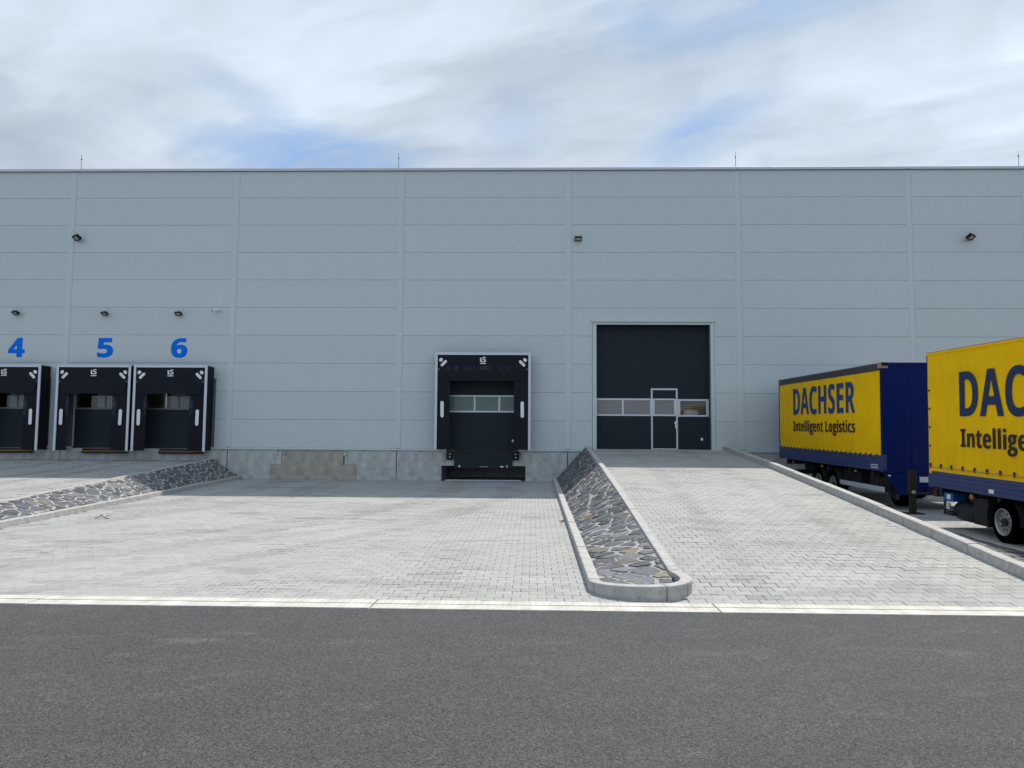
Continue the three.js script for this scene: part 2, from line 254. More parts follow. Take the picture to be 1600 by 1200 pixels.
function pave(name, label, x0, x1, Y, z0, z1, singles, joints = () => 0.25, inside = () => true) {
  const g = structure(name); g.userData.label = label;
  const slabs = []; for (let z = z0; z < z1 - 0.01; z += 0.5) slabs.push(z); slabs.push(z1);
  const o = []; for (let i = 0; i + 1 < slabs.length; i++) { const a = slabs[i], b = slabs[i + 1], ya = Y(a) - 0.011, yb = Y(b) - 0.011; o.push(x0(a), ya, a, x0(b), yb, b, x1(b), yb, b, x0(a), ya, a, x1(b), yb, b, x1(a), ya, a); }
  part('bedding', muv(tri(o)), M.sand, g);
  const list = [], rows = Math.floor((z1 - z0) / PH);
  for (let r = 0; r < rows; r++) {
    const z = z1 - 0.02 - PH / 2 - r * PH, off = r % 2 ? PW / 2 : 0; if (z < z0 + 0.05) break;
    const a = Math.ceil((x0(z) - off) / PW), b = Math.floor((x1(z) - off) / PW);
    for (let i = a; i <= b; i++) { const x = i * PW + off; if (inside(x, z)) list.push([x, z]); }
  }
  const m4 = new THREE.Matrix4(), q = new THREE.Quaternion(), e = new THREE.Euler(), sc = new THREE.Vector3(1, 1, 1), c = new THREE.Color();
  const put = ([x, z]) => { const s = Math.atan2(-(Y(z + 0.05) - Y(z - 0.05)), 0.1), loose = fbm(x * 0.8 + 3, z * 0.8, 3, 0, 104); const j = loose > 0.56 ? 2 : 1;
    e.set(s + rr(-0.006, 0.006) * j, rr(-0.008, 0.008) * j, rr(-0.006, 0.006) * j); m4.compose(new THREE.Vector3(x + rr(-0.001, 0.001) * j, Y(z) + rr(-0.0015, 0.0015) * j, z + rr(-0.001, 0.001) * j), q.setFromEuler(e), sc);
    const dir = loose > 0.575 && rnd() < 0.8 ? 2 : rnd() < joints(x) ? 1 : 0; return [m4.clone(), dir, clamp(paverTone(x, z) + rr(-0.045, 0.045) + (rnd() < 0.03 ? -0.06 : 0), 0.6, 1.14)]; };
  const eye = camera.position; list.sort((p, s) => Math.hypot(p[0] - eye.x, p[1] - eye.z) - Math.hypot(s[0] - eye.x, s[1] - eye.z));
  const near = [], far = []; for (const p of list) (near.length < singles && Math.abs((p[0] - eye.x + 0.0265 * (eye.z - p[1])) / (eye.z - p[1])) < 0.68 ? near : far).push(p);
  for (const p of near) { const [m, k, t] = put(p); const me = new THREE.Mesh(paverGeo[k], paverMats[Math.round((t - 0.62) / 0.5 * (NT - 1)) < 0 ? 0 : Math.min(NT - 1, Math.round((t - 0.62) / 0.5 * (NT - 1)))]); me.name = 'paver'; me.applyMatrix4(m); me.castShadow = me.receiveShadow = true; g.add(me); }
  const groups = [[], [], []]; for (const p of far) { const r = put(p); groups[r[1]].push(r); }
  // the rest of the field, past the three hundred: one part of joined pavers for each joint width
  groups.forEach((list2, k) => { if (!list2.length) return; const im = new THREE.InstancedMesh(paverGeo[k], paverInst, list2.length); im.name = 'paver_field'; im.userData.kind = 'stuff'; im.castShadow = im.receiveShadow = true;
    list2.forEach(([m, , t], i) => { im.setMatrixAt(i, m); im.setColorAt(i, c.copy(paverBase).multiplyScalar(t)); }); g.add(im); });
}
const xLow = (z) => -0.46 - 0.004 * z;                                 // right side of the middle kerb of the low yard
const cornerCut = (x, z) => !(x > -0.62 && x < 0.64 && z > 0);
pave('yard_paving', 'grey interlocking paved yard in front of the middle loading dock', (z) => -11.55 + 0.035 * z, (z) => z > 17.3 ? 0.46 : -0.43 - 0.002 * z, yardY, 0.0, ZG, 300, (x) => 0.2 + 0.6 * sstep(x, -5.5, -2.5));
pave('ramp_paving', 'grey interlocking paved ramp rising to the big sectional door', (z) => (z > 17.3 ? 0.44 : 0.66 - 0.009 * z), (z) => 5.46 - 0.028 * z, rampY, -0.3, ZG, 300, () => 0.75);
pave('raised_yard_paving', 'grey paved yard sloping up to docks four to six', () => -27, (z) => -12.6 + 0.02 * z, leftY, 0.0, ZG, 0);
pave('trailer_yard_paving', 'grey paved yard under the parked yellow trailers', () => 6.5, () => 20, yardY, 0.0, ZG, 0);

// ------------------------------------------------------------------ kerbs and stone banks
const kp = (c, s, wd, ht, top) => {                                    // cross section at c = [x, y, z], s = unit side direction in plan, wd wide, from top down ht
  const r = 0.014, P = [[0, -ht], [0, -r], [r * 0.3, -r * 0.3], [r, 0], [wd - r, 0], [wd - r * 0.3, -r * 0.3], [wd, -r], [wd, -ht]];
  return P.map(([a, b]) => [c[0] + s[0] * a, c[1] + b + top, c[2] + s[1] * a]);
};
function kerbRun(path, wd, ht, top, step, parent, flip = 1) {         // path: function t(0..1) -> [x, y, z], one stone per step metres
  const len = path.length; let z = path.z0, n = 0;
  while (z < path.z1 - 0.05) {
    const a = z + rr(0.004, 0.007), b = Math.min(z + step, path.z1) - rr(0.004, 0.007), dy = rr(-0.006, 0.006), rings = [];
    for (const q of [a, (a + b) / 2, b]) { const c = path.at(q); rings.push(kp([c[0], c[1] + dy, c[2]], [flip, 0], wd, ht, top)); }
    if (flip > 0) rings.forEach((r) => r.reverse());
    part('kerb_stone', loft(rings.map((r) => r)), M.kerb, parent); z += step; n++;
  }
}
function clipPoly(poly, nx, ny, c) {                                   // keep n.p <= c
  const out = []; for (let i = 0; i < poly.length; i++) { const p = poly[i], q = poly[(i + 1) % poly.length], a = nx * p[0] + ny * p[1] - c, b = nx * q[0] + ny * q[1] - c; if (a <= 0) out.push(p); if ((a < 0 && b > 0) || (a > 0 && b < 0)) { const t = a / (a - b); out.push([p[0] + t * (q[0] - p[0]), p[1] + t * (q[1] - p[1])]); } } return out;
}
const slate = [[0.165, 0.185, 0.225], [0.20, 0.22, 0.26], [0.11, 0.122, 0.15], [0.29, 0.305, 0.34], [0.17, 0.178, 0.205], [0.25, 0.235, 0.21], [0.30, 0.26, 0.20], [0.40, 0.34, 0.26], [0.37, 0.30, 0.23]].map((c) => mat(L(...c).multiplyScalar(0.86), 0.75, 0, { map: slateT, bumpMap: slateT, bumpScale: 0.012 }));
function stoneBank(parent, ax, bx, surf, z0, z1, cut, cw, cl, singles, bed = () => [0, 1]) {
  // irregular stones: cells of jittered points in (u across 0..1 -> metres, z), shrunk for the mortar, set proud of the bed
  const wid = (z) => { const a = surf(0, z), b = surf(1, z); return Math.hypot(b[0] - a[0], b[1] - a[1]); };
  const W = Math.max(wid(z0), wid((z0 + z1) / 2), wid(z1)), o = [];
  const steps = 60; for (let k = 0; k < steps; k++) for (let m = 0; m < 4; m++) { const za = lerp(z0, z1, k / steps), zb = lerp(z0, z1, (k + 1) / steps), U = (q, z) => { const [a, b] = bed(z); return surf(lerp(a, b, q), z); }, A = U(m / 4, za), B = U((m + 1) / 4, za), C = U((m + 1) / 4, zb), D = U(m / 4, zb); o.push(...A, ...D, ...C, ...A, ...C, ...B); }
  part('mortar_bed', muv(tri(o)), M.mortar, parent);
  const pts = []; let zc = z0 - 0.5 * cl;
  for (let k = -1; zc < z1 + cl; k++) { const sz = lerp(0.74, 1.12, clamp(zc / 18, 0, 1)), z = zc, w = wid(clamp(z, z0, z1)), nu = Math.max(2, Math.round(w / (cw * sz) + rr(-0.5, 0.5))); zc += cl * sz; for (let i = -1; i <= nu; i++) pts.push([(i + 0.5 + (k % 2 ? 0.28 : -0.22) + rr(-0.34, 0.34)) / nu * w, z + rr(-0.40, 0.40) * cl]); }
  const stones = [];
  for (const p of pts) {
    const w = wid(clamp(p[1], z0, z1)); if (p[0] < -0.35 || p[0] > w + 0.35) continue;
    let poly = [[p[0] - 0.5, p[1] - 0.5], [p[0] + 0.5, p[1] - 0.5], [p[0] + 0.5, p[1] + 0.5], [p[0] - 0.5, p[1] + 0.5]];
    const sh = rr(0.013, 0.034);
    for (const q of pts) { if (q === p) continue; const dx = q[0] - p[0], dz = q[1] - p[1], d = Math.hypot(dx, dz); if (d > 1.3) continue; const nx = dx / d, ny = dz / d; poly = clipPoly(poly, nx, ny, nx * (p[0] + q[0]) / 2 + ny * (p[1] + q[1]) / 2 - sh); if (poly.length < 3) break; }
    if (poly.length < 3) continue;
    poly = clipPoly(clipPoly(clipPoly(clipPoly(poly, -1, 0, -0.01), 1, 0, w - 0.01), 0, -1, -z0 - 0.01), 0, 1, z1 - 0.01);
    for (const [nx, ny, c] of cut(w)) poly = clipPoly(poly, nx, ny, c);
    let ar = 0; for (let i = 0; i < poly.length; i++) { const a = poly[i], b = poly[(i + 1) % poly.length]; ar += a[0] * b[1] - b[0] * a[1]; } if (Math.abs(ar) < 0.012) continue;
    // break the edges unevenly
    const pp = []; for (let i = 0; i < poly.length; i++) { const a = poly[i], b = poly[(i + 1) % poly.length], d = Math.hypot(b[0] - a[0], b[1] - a[1]); if (d < 0.03) { if (rnd() < 0.5) pp.push(a); continue; } pp.push([lerp(a[0], b[0], Math.min(0.12, 0.011 / d)), lerp(a[1], b[1], Math.min(0.12, 0.011 / d))]); if (d > 0.12) pp.push([lerp(a[0], b[0], 0.5) + rr(-0.014, 0.014), lerp(a[1], b[1], 0.5) + rr(-0.014, 0.014)]); pp.push([lerp(b[0], a[0], Math.min(0.12, 0.011 / d)), lerp(b[1], a[1], Math.min(0.12, 0.011 / d))]); }
    if (pp.length < 4) continue;
    const cx = pp.reduce((s, v) => s + v[0], 0) / pp.length, cz = pp.reduce((s, v) => s + v[1], 0) / pp.length, h = rr(0.005, 0.016), tx = rr(-0.05, 0.05), tz = rr(-0.05, 0.05), tr = [];
    const at = (u, z, up) => { const zz = clamp(z, z0, z1), ww = wid(zz), A = surf(0, zz), B = surf(1, zz), t = u / ww, nl = Math.hypot(B[0] - A[0], B[1] - A[1]), n = [-(B[1] - A[1]) / nl, (B[0] - A[0]) / nl], sg = n[1] < 0 ? -1 : 1; return [lerp(A[0], B[0], t) + sg * n[0] * up, lerp(A[1], B[1], t) + sg * n[1] * up, zz]; };
    const up = (v) => h + (v[0] - cx) * tx + (v[1] - cz) * tz, low = pp.map((v) => at(v[0], v[1], -0.015)), rim = pp.map((v) => at(v[0], v[1], up(v) - rr(0.004, 0.009))), top = pp.map((v) => at(lerp(v[0], cx, 0.12), lerp(v[1], cz, 0.12), up(v) + rr(-0.007, 0.007))), mid = at(cx, cz, h + rr(0, 0.010));
    const flip = surf(1, z0)[0] < surf(0, z0)[0], T = (a, b, c) => (flip ? tr.push(...a, ...c, ...b) : tr.push(...a, ...b, ...c)), n = pp.length;
    const ccw = ar > 0; for (let i = 0; i < n; i++) { const j = (i + 1) % n, a = ccw ? i : j, b = ccw ? j : i; T(low[a], rim[b], low[b]); T(low[a], rim[a], rim[b]); T(rim[a], top[b], rim[b]); T(rim[a], top[a], top[b]); T(top[a], mid, top[b]); }
    const g = tri(tr), P = g.attributes.position, uv = g.attributes.uv, ru = rr(0, 9), s = rr(0.9, 1.6); for (let i = 0; i < P.count; i++) uv.setXY(i, ru + P.getX(i) * s + P.getY(i) * 0.7, P.getZ(i) * s);
    const r = rnd(); stones.push([cz, g, slate[r < 0.90 ? Math.floor(rnd() * 5) : r < 0.945 ? 5 : r < 0.975 ? 6 : r < 0.988 ? 7 : 8]]);
  }
  stones.sort((a, b) => b[0] - a[0]);
  stones.slice(0, singles).forEach(([, g, m]) => { part('stone', g, m, parent); });
  const rest = stones.slice(singles); if (rest.length) part('stone_field', rest.map((s) => s[1]), slate[0], parent).userData.kind = 'stuff';
}
{ // bank between the low yard and the ramp
  const g = thing('stone_bank', 0.05, yardY(9), 9, 'kerbed bank of dark slate stones between the low yard and the ramp', 'stone bank');
  const root = new THREE.Group(); // parts are built in scene coordinates, then moved to the base of the bank
  const add = g; add.userData.shift = undefined;
  const lowP = { z0: 0.02, z1: 17.5, at: (z) => [-0.55 - 0.002 * z, yardY(z), z] }, upP = { z0: 0.02, z1: 17.2, at: (z) => [0.72 - 0.009 * z, rampY(z), z] };
  kerbRun(lowP, 0.14, 0.34, 0.12, 1.0, root, 1); kerbRun(upP, 0.13, 0.34, 0.11, 1.0, root, -1);
  // rounded nose at the drain: three curved stones
  const nose = new THREE.CatmullRomCurve3([[-0.588, 17.5], [-0.58, 17.62], [-0.53, 17.78], [-0.42, 17.92], [-0.2, 18.06], [0.08, 18.13], [0.33, 18.09], [0.51, 17.95], [0.615, 17.74], [0.625, 17.5], [0.567, 17.2]].map(([x, z]) => new THREE.Vector3(x, 0, z)), false, 'centripetal');
  const noseTop = (p, t) => lerp(yardY(17.5) + 0.12, rampY(17.2) + 0.11, t) - 0.0; // almost level across the nose
  for (const [a, b] of [[0.004, 0.115], [0.121, 0.52], [0.526, 0.66], [0.666, 0.92], [0.926, 0.996]]) {
    const rings = []; for (let k = 0; k <= 8; k++) { const t = lerp(a, b, k / 8), p = nose.getPointAt(t), d = nose.getTangentAt(t), s = [d.z, -d.x]; rings.push(kp([p.x, noseTop(p, t), p.z], [s[0], s[1]], 0.14, 0.34, 0).reverse()); }
    part('kerb_stone', loft(rings), M.kerb, root);
  }
  const edge = (z) => [-0.41 - 0.002 * z, 0.59 - 0.009 * z];
  const surf = (t, z) => { const [a, b] = edge(z), ya = yardY(z) + 0.095, yb = rampY(z) + 0.075; return [lerp(a, b, t), lerp(ya, yb, t) - 0.012, z]; };
  stoneBank(root, 0, 1, surf, 0.03, 18.02, (w) => [[-0.5, 0.866, 0.866 * 17.77], [0.45, 0.893, 0.45 * (w - 0.09) + 0.893 * 17.72], [0, 1, 17.93]], 0.42, 0.195, 300, (z) => [lerp(0, 0.12, sstep(z, 17.5, 17.8)) + 0.24 * sstep(z, 17.8, 18.02), lerp(1, 0.9, sstep(z, 17.55, 17.8)) - 0.2 * sstep(z, 17.8, 18.02)]);
  while (root.children.length) { const c = root.children[0]; c.geometry.translate(-g.position.x, -g.position.y, -g.position.z); g.add(c); }
}
{ // bank between the raised yard on the left and the low yard
  const g = thing('stone_bank', -12.1, yardY(9), 9, 'kerbed stone bank below dock six, left of the low yard', 'stone bank'), root = new THREE.Group();
  const lowX = (z) => -11.46 + 0.028 * z, upX = (z) => -12.6 + 0.02 * z;
  kerbRun({ z0: 0.02, z1: 18.1, at: (z) => [lowX(z), yardY(z), z] }, 0.13, 0.34, 0.12, 1.0, root, -1);
  kerbRun({ z0: 0.02, z1: 18.1, at: (z) => [upX(z), leftY(z), z] }, 0.10, 0.34, 0.07, 1.0, root, 1);
  const surf = (t, z) => [lerp(lowX(z) - 0.13, upX(z) + 0.10, t), lerp(yardY(z) + 0.09, leftY(z) + 0.045, t), z];
  stoneBank(root, 0, 1, surf, 0.03, 18.0, () => [], 0.33, 0.26, 300);
  while (root.children.length) { const c = root.children[0]; c.geometry.translate(-g.position.x, -g.position.y, -g.position.z); g.add(c); }
}
{ // bank between the ramp and the trailer yard
  const g = thing('stone_bank', 5.7, yardY(9), 9, 'kerbed stone bank right of the ramp beside the parked trailers', 'stone bank'), root = new THREE.Group();
  const upX = (z) => 5.35 - 0.028 * z;
  kerbRun({ z0: -0.25, z1: 18.1, at: (z) => [upX(z), rampY(z), z] }, 0.16, 0.34, 0.15, 1.0, root, 1);
  kerbRun({ z0: 0.02, z1: 18.1, at: (z) => [6.42, yardY(z), z] }, 0.09, 0.34, 0.05, 1.0, root, 1);
  const surf = (t, z) => [lerp(6.42, upX(z) + 0.16, t), lerp(yardY(z) + 0.02, rampY(z) + 0.06, t), z];
  stoneBank(root, 0, 1, surf, 0.03, 18.0, () => [], 0.36, 0.30, 300);
  while (root.children.length) { const c = root.children[0]; c.geometry.translate(-g.position.x, -g.position.y, -g.position.z); g.add(c); }
}

// ------------------------------------------------------------------ the hall
const hall = thing('warehouse', 0, 0, 0, 'long grey panel-clad warehouse hall with loading docks and concrete plinth', 'warehouse');
const bigDoor = [0.98, 4.97, 0.07, 4.46], midDoor = [-4.28, -1.76, 0.02, 2.75];
const leftDoors = [[-19.78, 1.02], [-16.58, 1.02], [-13.93, 1.13]].map(([c, w]) => [c - w, c + w, 0.02, 2.5]);
const openings = [bigDoor, midDoor, ...leftDoors];
{
  const cols = [-36, -30, -24, -18, -12, -6, 0, 6, 12, 16.05, 22, 28, 34, 40];
  for (let i = 0; i + 1 < cols.length; i++) for (let k = 0; k < 10; k++) {
    const y0 = k ? 0.05 + k : 0.06, y1 = k === 9 ? 10.03 : 1.05 + k; let rects = [[cols[i] + 0.10, cols[i + 1] - 0.10, y0 + 0.003, y1 - 0.003]];
    for (const h of openings) rects = minus(rects, h === bigDoor ? [0.83, 5.11, 0, 4.56] : h);
    for (const [a, b, c, d] of rects) part('wall_panel', rbox(a, b, c, d, -0.10, rr(-0.0015, 0.0015), 0.006, 1), M.clad[Math.floor(rnd() * 3)], hall);
  }
  for (const x of cols) { if (x > -37 && x < 41) part('joint_cover', [rbox(x - 0.11, x + 0.085, 0.075, 10.02, -0.02, 0.008, 0.003, 1), rbox(x + 0.085, x + 0.11, 0.075, 10.02, -0.02, 0.020, 0.005, 1)], M.trim, hall); }
  let core = [[-36, 40, -0.02, 10.05]]; for (const h of openings) core = minus(core, h);
  part('wall_core', core.map(([a, b, c, d]) => box(a, b, c, d, -0.40, -0.085)), M.gap, hall);
  let drip = []; for (let x = -36; x < 40; x += 4) drip.push([x + 0.003, x + 3.997, 0, 1]);
  for (const h of [[0.80, 5.12], ...leftDoors, midDoor]) drip = minus(drip, [h[0], h[1], -1, 2]);
  for (const [p, q] of drip) part('base_flashing', box(p, q, -0.005, 0.06, -0.03, 0.035), M.trim, hall);
  for (let x = -36; x < 40; x += 6) part('roof_coping', [rbox(x + 0.004, x + 5.996, 10.045, 10.125, -0.3, 0.075, 0.012), rbox(x + 0.004, x + 5.996, 10.03, 10.06, 0.05, 0.072, 0.004)], M.coping, hall);
  part('roof', [box(-36, 40, 9.8, 10.05, -45, -0.41)], M.coping, hall);
  part('end_wall', [box(-36, -35.8, -1.4, 9.8, -45, -0.41), box(39.8, 40, -1.4, 9.8, -45, -0.41)], M.trim, hall);
  part('hall_floor', box(-35.7, 39.7, -0.4, -0.03, -44, -0.41), M.conc, hall);
  part('rear_wall', box(-35.7, 39.7, 0, 9.7, -44.8, -44.5), M.trim, hall);
  // concrete plinth in slabs, cut for the leveller pit and for the filled-in dock
  const pit = [-4.45, -1.5, -1.3, -0.53], slot = [-4.0, -1.95, -0.6, 0], fillA = [-10.47, -7.42, -1.3, -0.52], fillB = [-10.1, -7.9, -0.6, 0];
  for (let i = 0; i + 1 < cols.length; i++) {
    const j0 = cols[i] - 0.03, j1 = cols[i + 1] - 0.03; let rects = [[j0 + 0.014, j1 - 0.014, -1.5, -0.006]];
    for (const h of [pit, slot, fillA, fillB]) rects = minus(rects, h);
    if (rects.length) part('plinth_slab', rects.map(([a, b, c, d]) => box(a, b, c, d, -0.32, -0.022)), M.conc, hall);
  }
  part('plinth_core', [box(-36, -4.45, -1.5, -0.03, -0.6, -0.33), box(-1.5, 40, -1.5, -0.03, -0.6, -0.33)], M.gap, hall);
  part('filled_dock', [box(-10.462, -7.428, -1.5, -0.528, -0.32, -0.026), box(-10.092, -7.908, -0.528, -0.008, -0.32, -0.026)], M.conc2, hall, 'brownish concrete filling of a walled-up dock opening');
  for (const g of [box(-4.75, -4.455, -1.5, -0.04, -3.2, -0.33), box(-1.495, -1.2, -1.5, -0.04, -3.2, -0.33), box(-4.75, -1.2, -1.5, -0.04, -3.5, -3.21)]) part('pit_wall', g, M.conc, hall);
  part('pit_floor', box(-4.45, -1.5, -1.5, -1.07, -3.2, -0.02), M.conc, hall);
  part('pit_edge', rbox(-4.30, -1.66, -1.052, -1.018, -0.06, 0.004, 0.006), M.alu, hall);
  const bolt = []; for (const [x, y] of [[-10.22, -0.08], [-10.22, -0.2], [-7.78, -0.08], [-7.78, -0.2]]) bolt.push(cyl(0.02, 0.03, 10).rotateX(Math.PI / 2).translate(x, y, -0.02)); for (const b of bolt) part('bolt', b, M.dark, hall);
  part('wall_crack', box(-7.15, -6.1, -0.663, -0.655, -0.03, -0.0205), M.gap, hall);
  for (const [x, a, b] of [[-7.905, -0.52, -0.22]]) part('joint_gap', box(x, x + 0.05, a, b, -0.05, -0.0205), M.gap, hall);
  part('patched_spot', rbox(-10.1, -9.86, -0.2, -0.02, -0.1, -0.004, 0.016), M.mortar, hall);
}
part('paint_mark', box(-12.62, -12.25, -0.40, -0.37, -0.021, -0.0195), mat(L(0.62, 0.30, 0.30), 0.9), hall);
// painted bay numbers
for (const [s, x0, x1] of [['4', -20.10, -19.49, 'left'], ['5', -16.86, -16.27, 'middle'], ['6', -14.18, -13.58, 'right']]) part('bay_number', text(s, bold, 0.68, x1 - x0, 0.004, 0.03).translate(x0, 3.255, 0.001), M.blue, hall, `large blue number ${s} painted above its dock`);

// ------------------------------------------------------------------ sectional doors (parts of the hall)
function sectionGeo(x0, x1, y0, y1, z, rib = 0.12) { const out = [box(x0, x1, y0, y1, z - 0.05, z - 0.006)]; const n = Math.max(1, Math.round((y1 - y0) / rib)); for (let i = 0; i < n; i++) { const a = lerp(y0, y1, i / n), b = lerp(y0, y1, (i + 1) / n); out.push(rbox(x0, x1, a + (i ? 0.003 : 0.006), b - (i === n - 1 ? 0.006 : 0.003), z - 0.02, z, 0.003, 1)); } return out; }
function framed(x0, x1, y0, y1, bars, z, top = 0.06, bot = 0.06, side = 0.05) { const out = [rbox(x0, x1, y1 - top, y1, z - 0.04, z + 0.012, 0.006), rbox(x0, x1, y0, y0 + bot, z - 0.04, z + 0.012, 0.006), rbox(x0, x0 + side, y0 + bot, y1 - top, z - 0.04, z + 0.010, 0.006), rbox(x1 - side, x1, y0 + bot, y1 - top, z - 0.04, z + 0.010, 0.006)]; for (const [a, b] of bars) out.push(rbox(a, b, y0 + bot, y1 - top, z - 0.04, z + 0.010, 0.006)); return out; }
{ // the big door with a wicket door
  const d = sub('sectional_door', hall); d.userData.label = 'big dark blue-grey sectional door with window band and wicket door'; const z = -0.30, [x0, x1, yb, yt] = bigDoor;
  const wx0 = 2.92, wx1 = 3.86, wt = 2.23, f = 0.06, bandA = 1.25, bandB = 1.87;
  part('door_section', sectionGeo(x0, wx0, yb, 0.67, z), M.door, d); part('door_section', sectionGeo(x0, wx0, 0.67, bandA, z), M.door, d);
  part('door_section', sectionGeo(wx1, x1, yb, 0.67, z), M.door, d); part('door_section', sectionGeo(wx1, x1, 0.67, bandA, z), M.door, d);
  part('door_section', sectionGeo(x0, wx0, bandB, 2.45, z), M.door, d); part('door_section', [...sectionGeo(wx1, x1, bandB, 2.45, z), ...sectionGeo(wx0, wx1, wt, 2.45, z, 0.11)], M.door, d);
  for (let y = 2.45; y < yt - 0.05; y += 0.6) part('door_section', sectionGeo(x0, x1, y, Math.min(y + 0.6, yt), z), M.door, d);
  part('window_frame', framed(x0 + 0.01, wx0, bandA, bandB, [[1.90, 1.965]], z, 0.065, 0.055, 0.03), M.alu, d);
  part('window_frame', framed(wx1, x1 - 0.02, bandA - 0.015, bandB - 0.015, [], z, 0.065, 0.06, 0.09), M.alu, d);
  part('pane', box(1.02, 1.90, bandA + 0.055, bandB - 0.065, z - 0.02, z - 0.008), M.glassGrey, d); part('pane', box(1.965, 2.89, bandA + 0.055, bandB - 0.065, z - 0.02, z - 0.008), M.glassGrey, d);
  part('pane', box(3.95, 4.86, bandA + 0.045, bandB - 0.08, z - 0.012, z - 0.008), M.glass, d);
  part('reflection_board', box(3.90, 4.92, bandA - 0.1, bandB + 0.05, z - 0.35, z - 0.30), M.tan, d);  // added brown board, imitates the brownish reflection in this pane
  part('reflection_blob', rbox(4.08, 4.62, bandA - 0.2, bandA + 0.24, z - 0.28, z - 0.06, 0.1, 4), M.board2, d);  // added pale block, imitates the white blob reflected in the glass
  // wicket door
  const w = sub('wicket_door', d); void w; d.remove(w);
  part('wicket_frame', [rbox(wx0, wx0 + f, yb, bandA - 0.0, z - 0.02, z + 0.02, 0.006), rbox(wx1 - f, wx1, yb, bandA, z - 0.02, z + 0.02, 0.006), rbox(wx0, wx0 + f, bandB, wt, z - 0.02, z + 0.02, 0.006), rbox(wx1 - f, wx1, bandB, wt, z - 0.02, z + 0.02, 0.006), rbox(wx0, wx1, wt - f, wt, z - 0.02, z + 0.022, 0.006), rbox(wx0, wx1, yb, yb + 0.045, z - 0.02, z + 0.022, 0.006)], M.alu, d);
  part('wicket_window_frame', framed(wx0, wx1, bandA, bandB, [], z + 0.006, 0.06, 0.06, 0.13), M.alu, d);
  part('pane', box(wx0 + 0.13, wx1 - 0.13, bandA + 0.06, bandB - 0.06, z - 0.02, z - 0.008), M.glassGrey, d);
  part('wicket_panel', sectionGeo(wx0 + f, wx1 - f, yb + 0.045, bandA, z), M.door, d); part('wicket_panel', sectionGeo(wx0 + f, wx1 - f, bandB, wt - f, z), M.door, d);
  part('door_handle', [rbox(wx1 - 0.10, wx1 - 0.045, 0.83, 1.08, z + 0.02, z + 0.035, 0.006), rbox(wx1 - 0.14, wx1 - 0.05, 0.98, 1.02, z + 0.06, z + 0.085, 0.008), rbox(wx1 - 0.07, wx1 - 0.05, 0.985, 1.015, z + 0.03, z + 0.065, 0.004)], M.white, d);
  part('door_label', box(4.66, 4.735, 0.40, 0.49, z, z + 0.003), M.white, d);
  part('door_seal', box(x0, x1, yb - 0.07, yb, z - 0.05, z + 0.005), M.rubber, d);
  part('door_jamb', [box(0.84, 0.979, 0.0, 4.55, -0.32, 0.012), box(4.971, 5.10, 0.0, 4.55, -0.32, 0.012)], M.trim, hall);
  part('door_lintel', [box(0.98, 4.97, 4.46, 4.55, -0.32, 0.010), rbox(0.80, 5.14, 4.55, 4.605, -0.02, 0.07, 0.006)], M.trim, hall);
}
{ // door of the middle dock
  const d = sub('sectional_door', hall), z = -0.14, [x0, x1] = midDoor; d.userData.label = 'dark sectional door of the middle dock with three green tinted panes';
  for (const [a, b] of [[0.02, 0.71], [0.71, 1.34], [1.95, 2.75]]) part('door_section', sectionGeo(x0, x1, a, b, z, 0.16), M.door, d);
  part('window_frame', framed(x0, x1, 1.34, 1.95, [[-3.34, -3.275], [-2.47, -2.40]], z, 0.055, 0.06), M.alu, d);
  for (const [a, b] of [[-4.23, -3.34], [-3.275, -2.47], [-2.40, -1.81]]) part('pane', box(a, b, 1.40, 1.895, z - 0.02, z - 0.008), M.glassGreen, d);
  part('door_label', box(-1.985, -1.925, 0.30, 0.39, z, z + 0.003), M.white, d);
}
const shadeStripM = mat(L(0.14, 0.145, 0.15), 0.6, 0.2), reflectionM = mat(L(0.24, 0.235, 0.24), 0.85);  // colours of the painted shade beside the doors and the imitated reflection
leftDoors.forEach(([x0, x1], i) => {
  const d = sub('sectional_door', hall), z = -0.10, c = (x0 + x1) / 2; d.userData.label = ['dark door in the leftmost low dock shelter', 'dark door in the dock shelter between two others', 'dark door in the dock shelter nearest the slate bank'][i];
  for (const [a, b] of [[0.02, 0.70], [0.70, 1.38], [2.0, 2.5]]) part('door_section', sectionGeo(x0, x1, a, b, z, 0.23), M.door, d);
  part('window_frame', framed(x0, x1, 1.38, 2.0, [[c + 0.02, c + 0.08]], z, 0.05, 0.06), M.steel, d);
  part('shade_strip', box(x0 - 0.34, x0 - 0.004, 0.065, 2.5, -0.02, 0.014), shadeStripM, d); part('shade_strip', box(x1 + 0.004, x1 + 0.3, 0.065, 2.5, -0.02, 0.014), shadeStripM, d);  // added strips over the cladding, its shade put into their dark colour
  part('pane', box(x0 + 0.05, c + 0.02, 1.44, 1.95, z - 0.014, z - 0.008), M.glass, d); part('pane', box(c + 0.08, x1 - 0.05, 1.44, 1.95, z - 0.014, z - 0.008), M.glass, d);
  part('reflection_sheet', box(c - 0.25, x1 - 0.02, 1.40, 1.99, z - 0.05, z - 0.035), reflectionM, d);  // added grey sheet, imitates the light reflection on the right of the glass
});

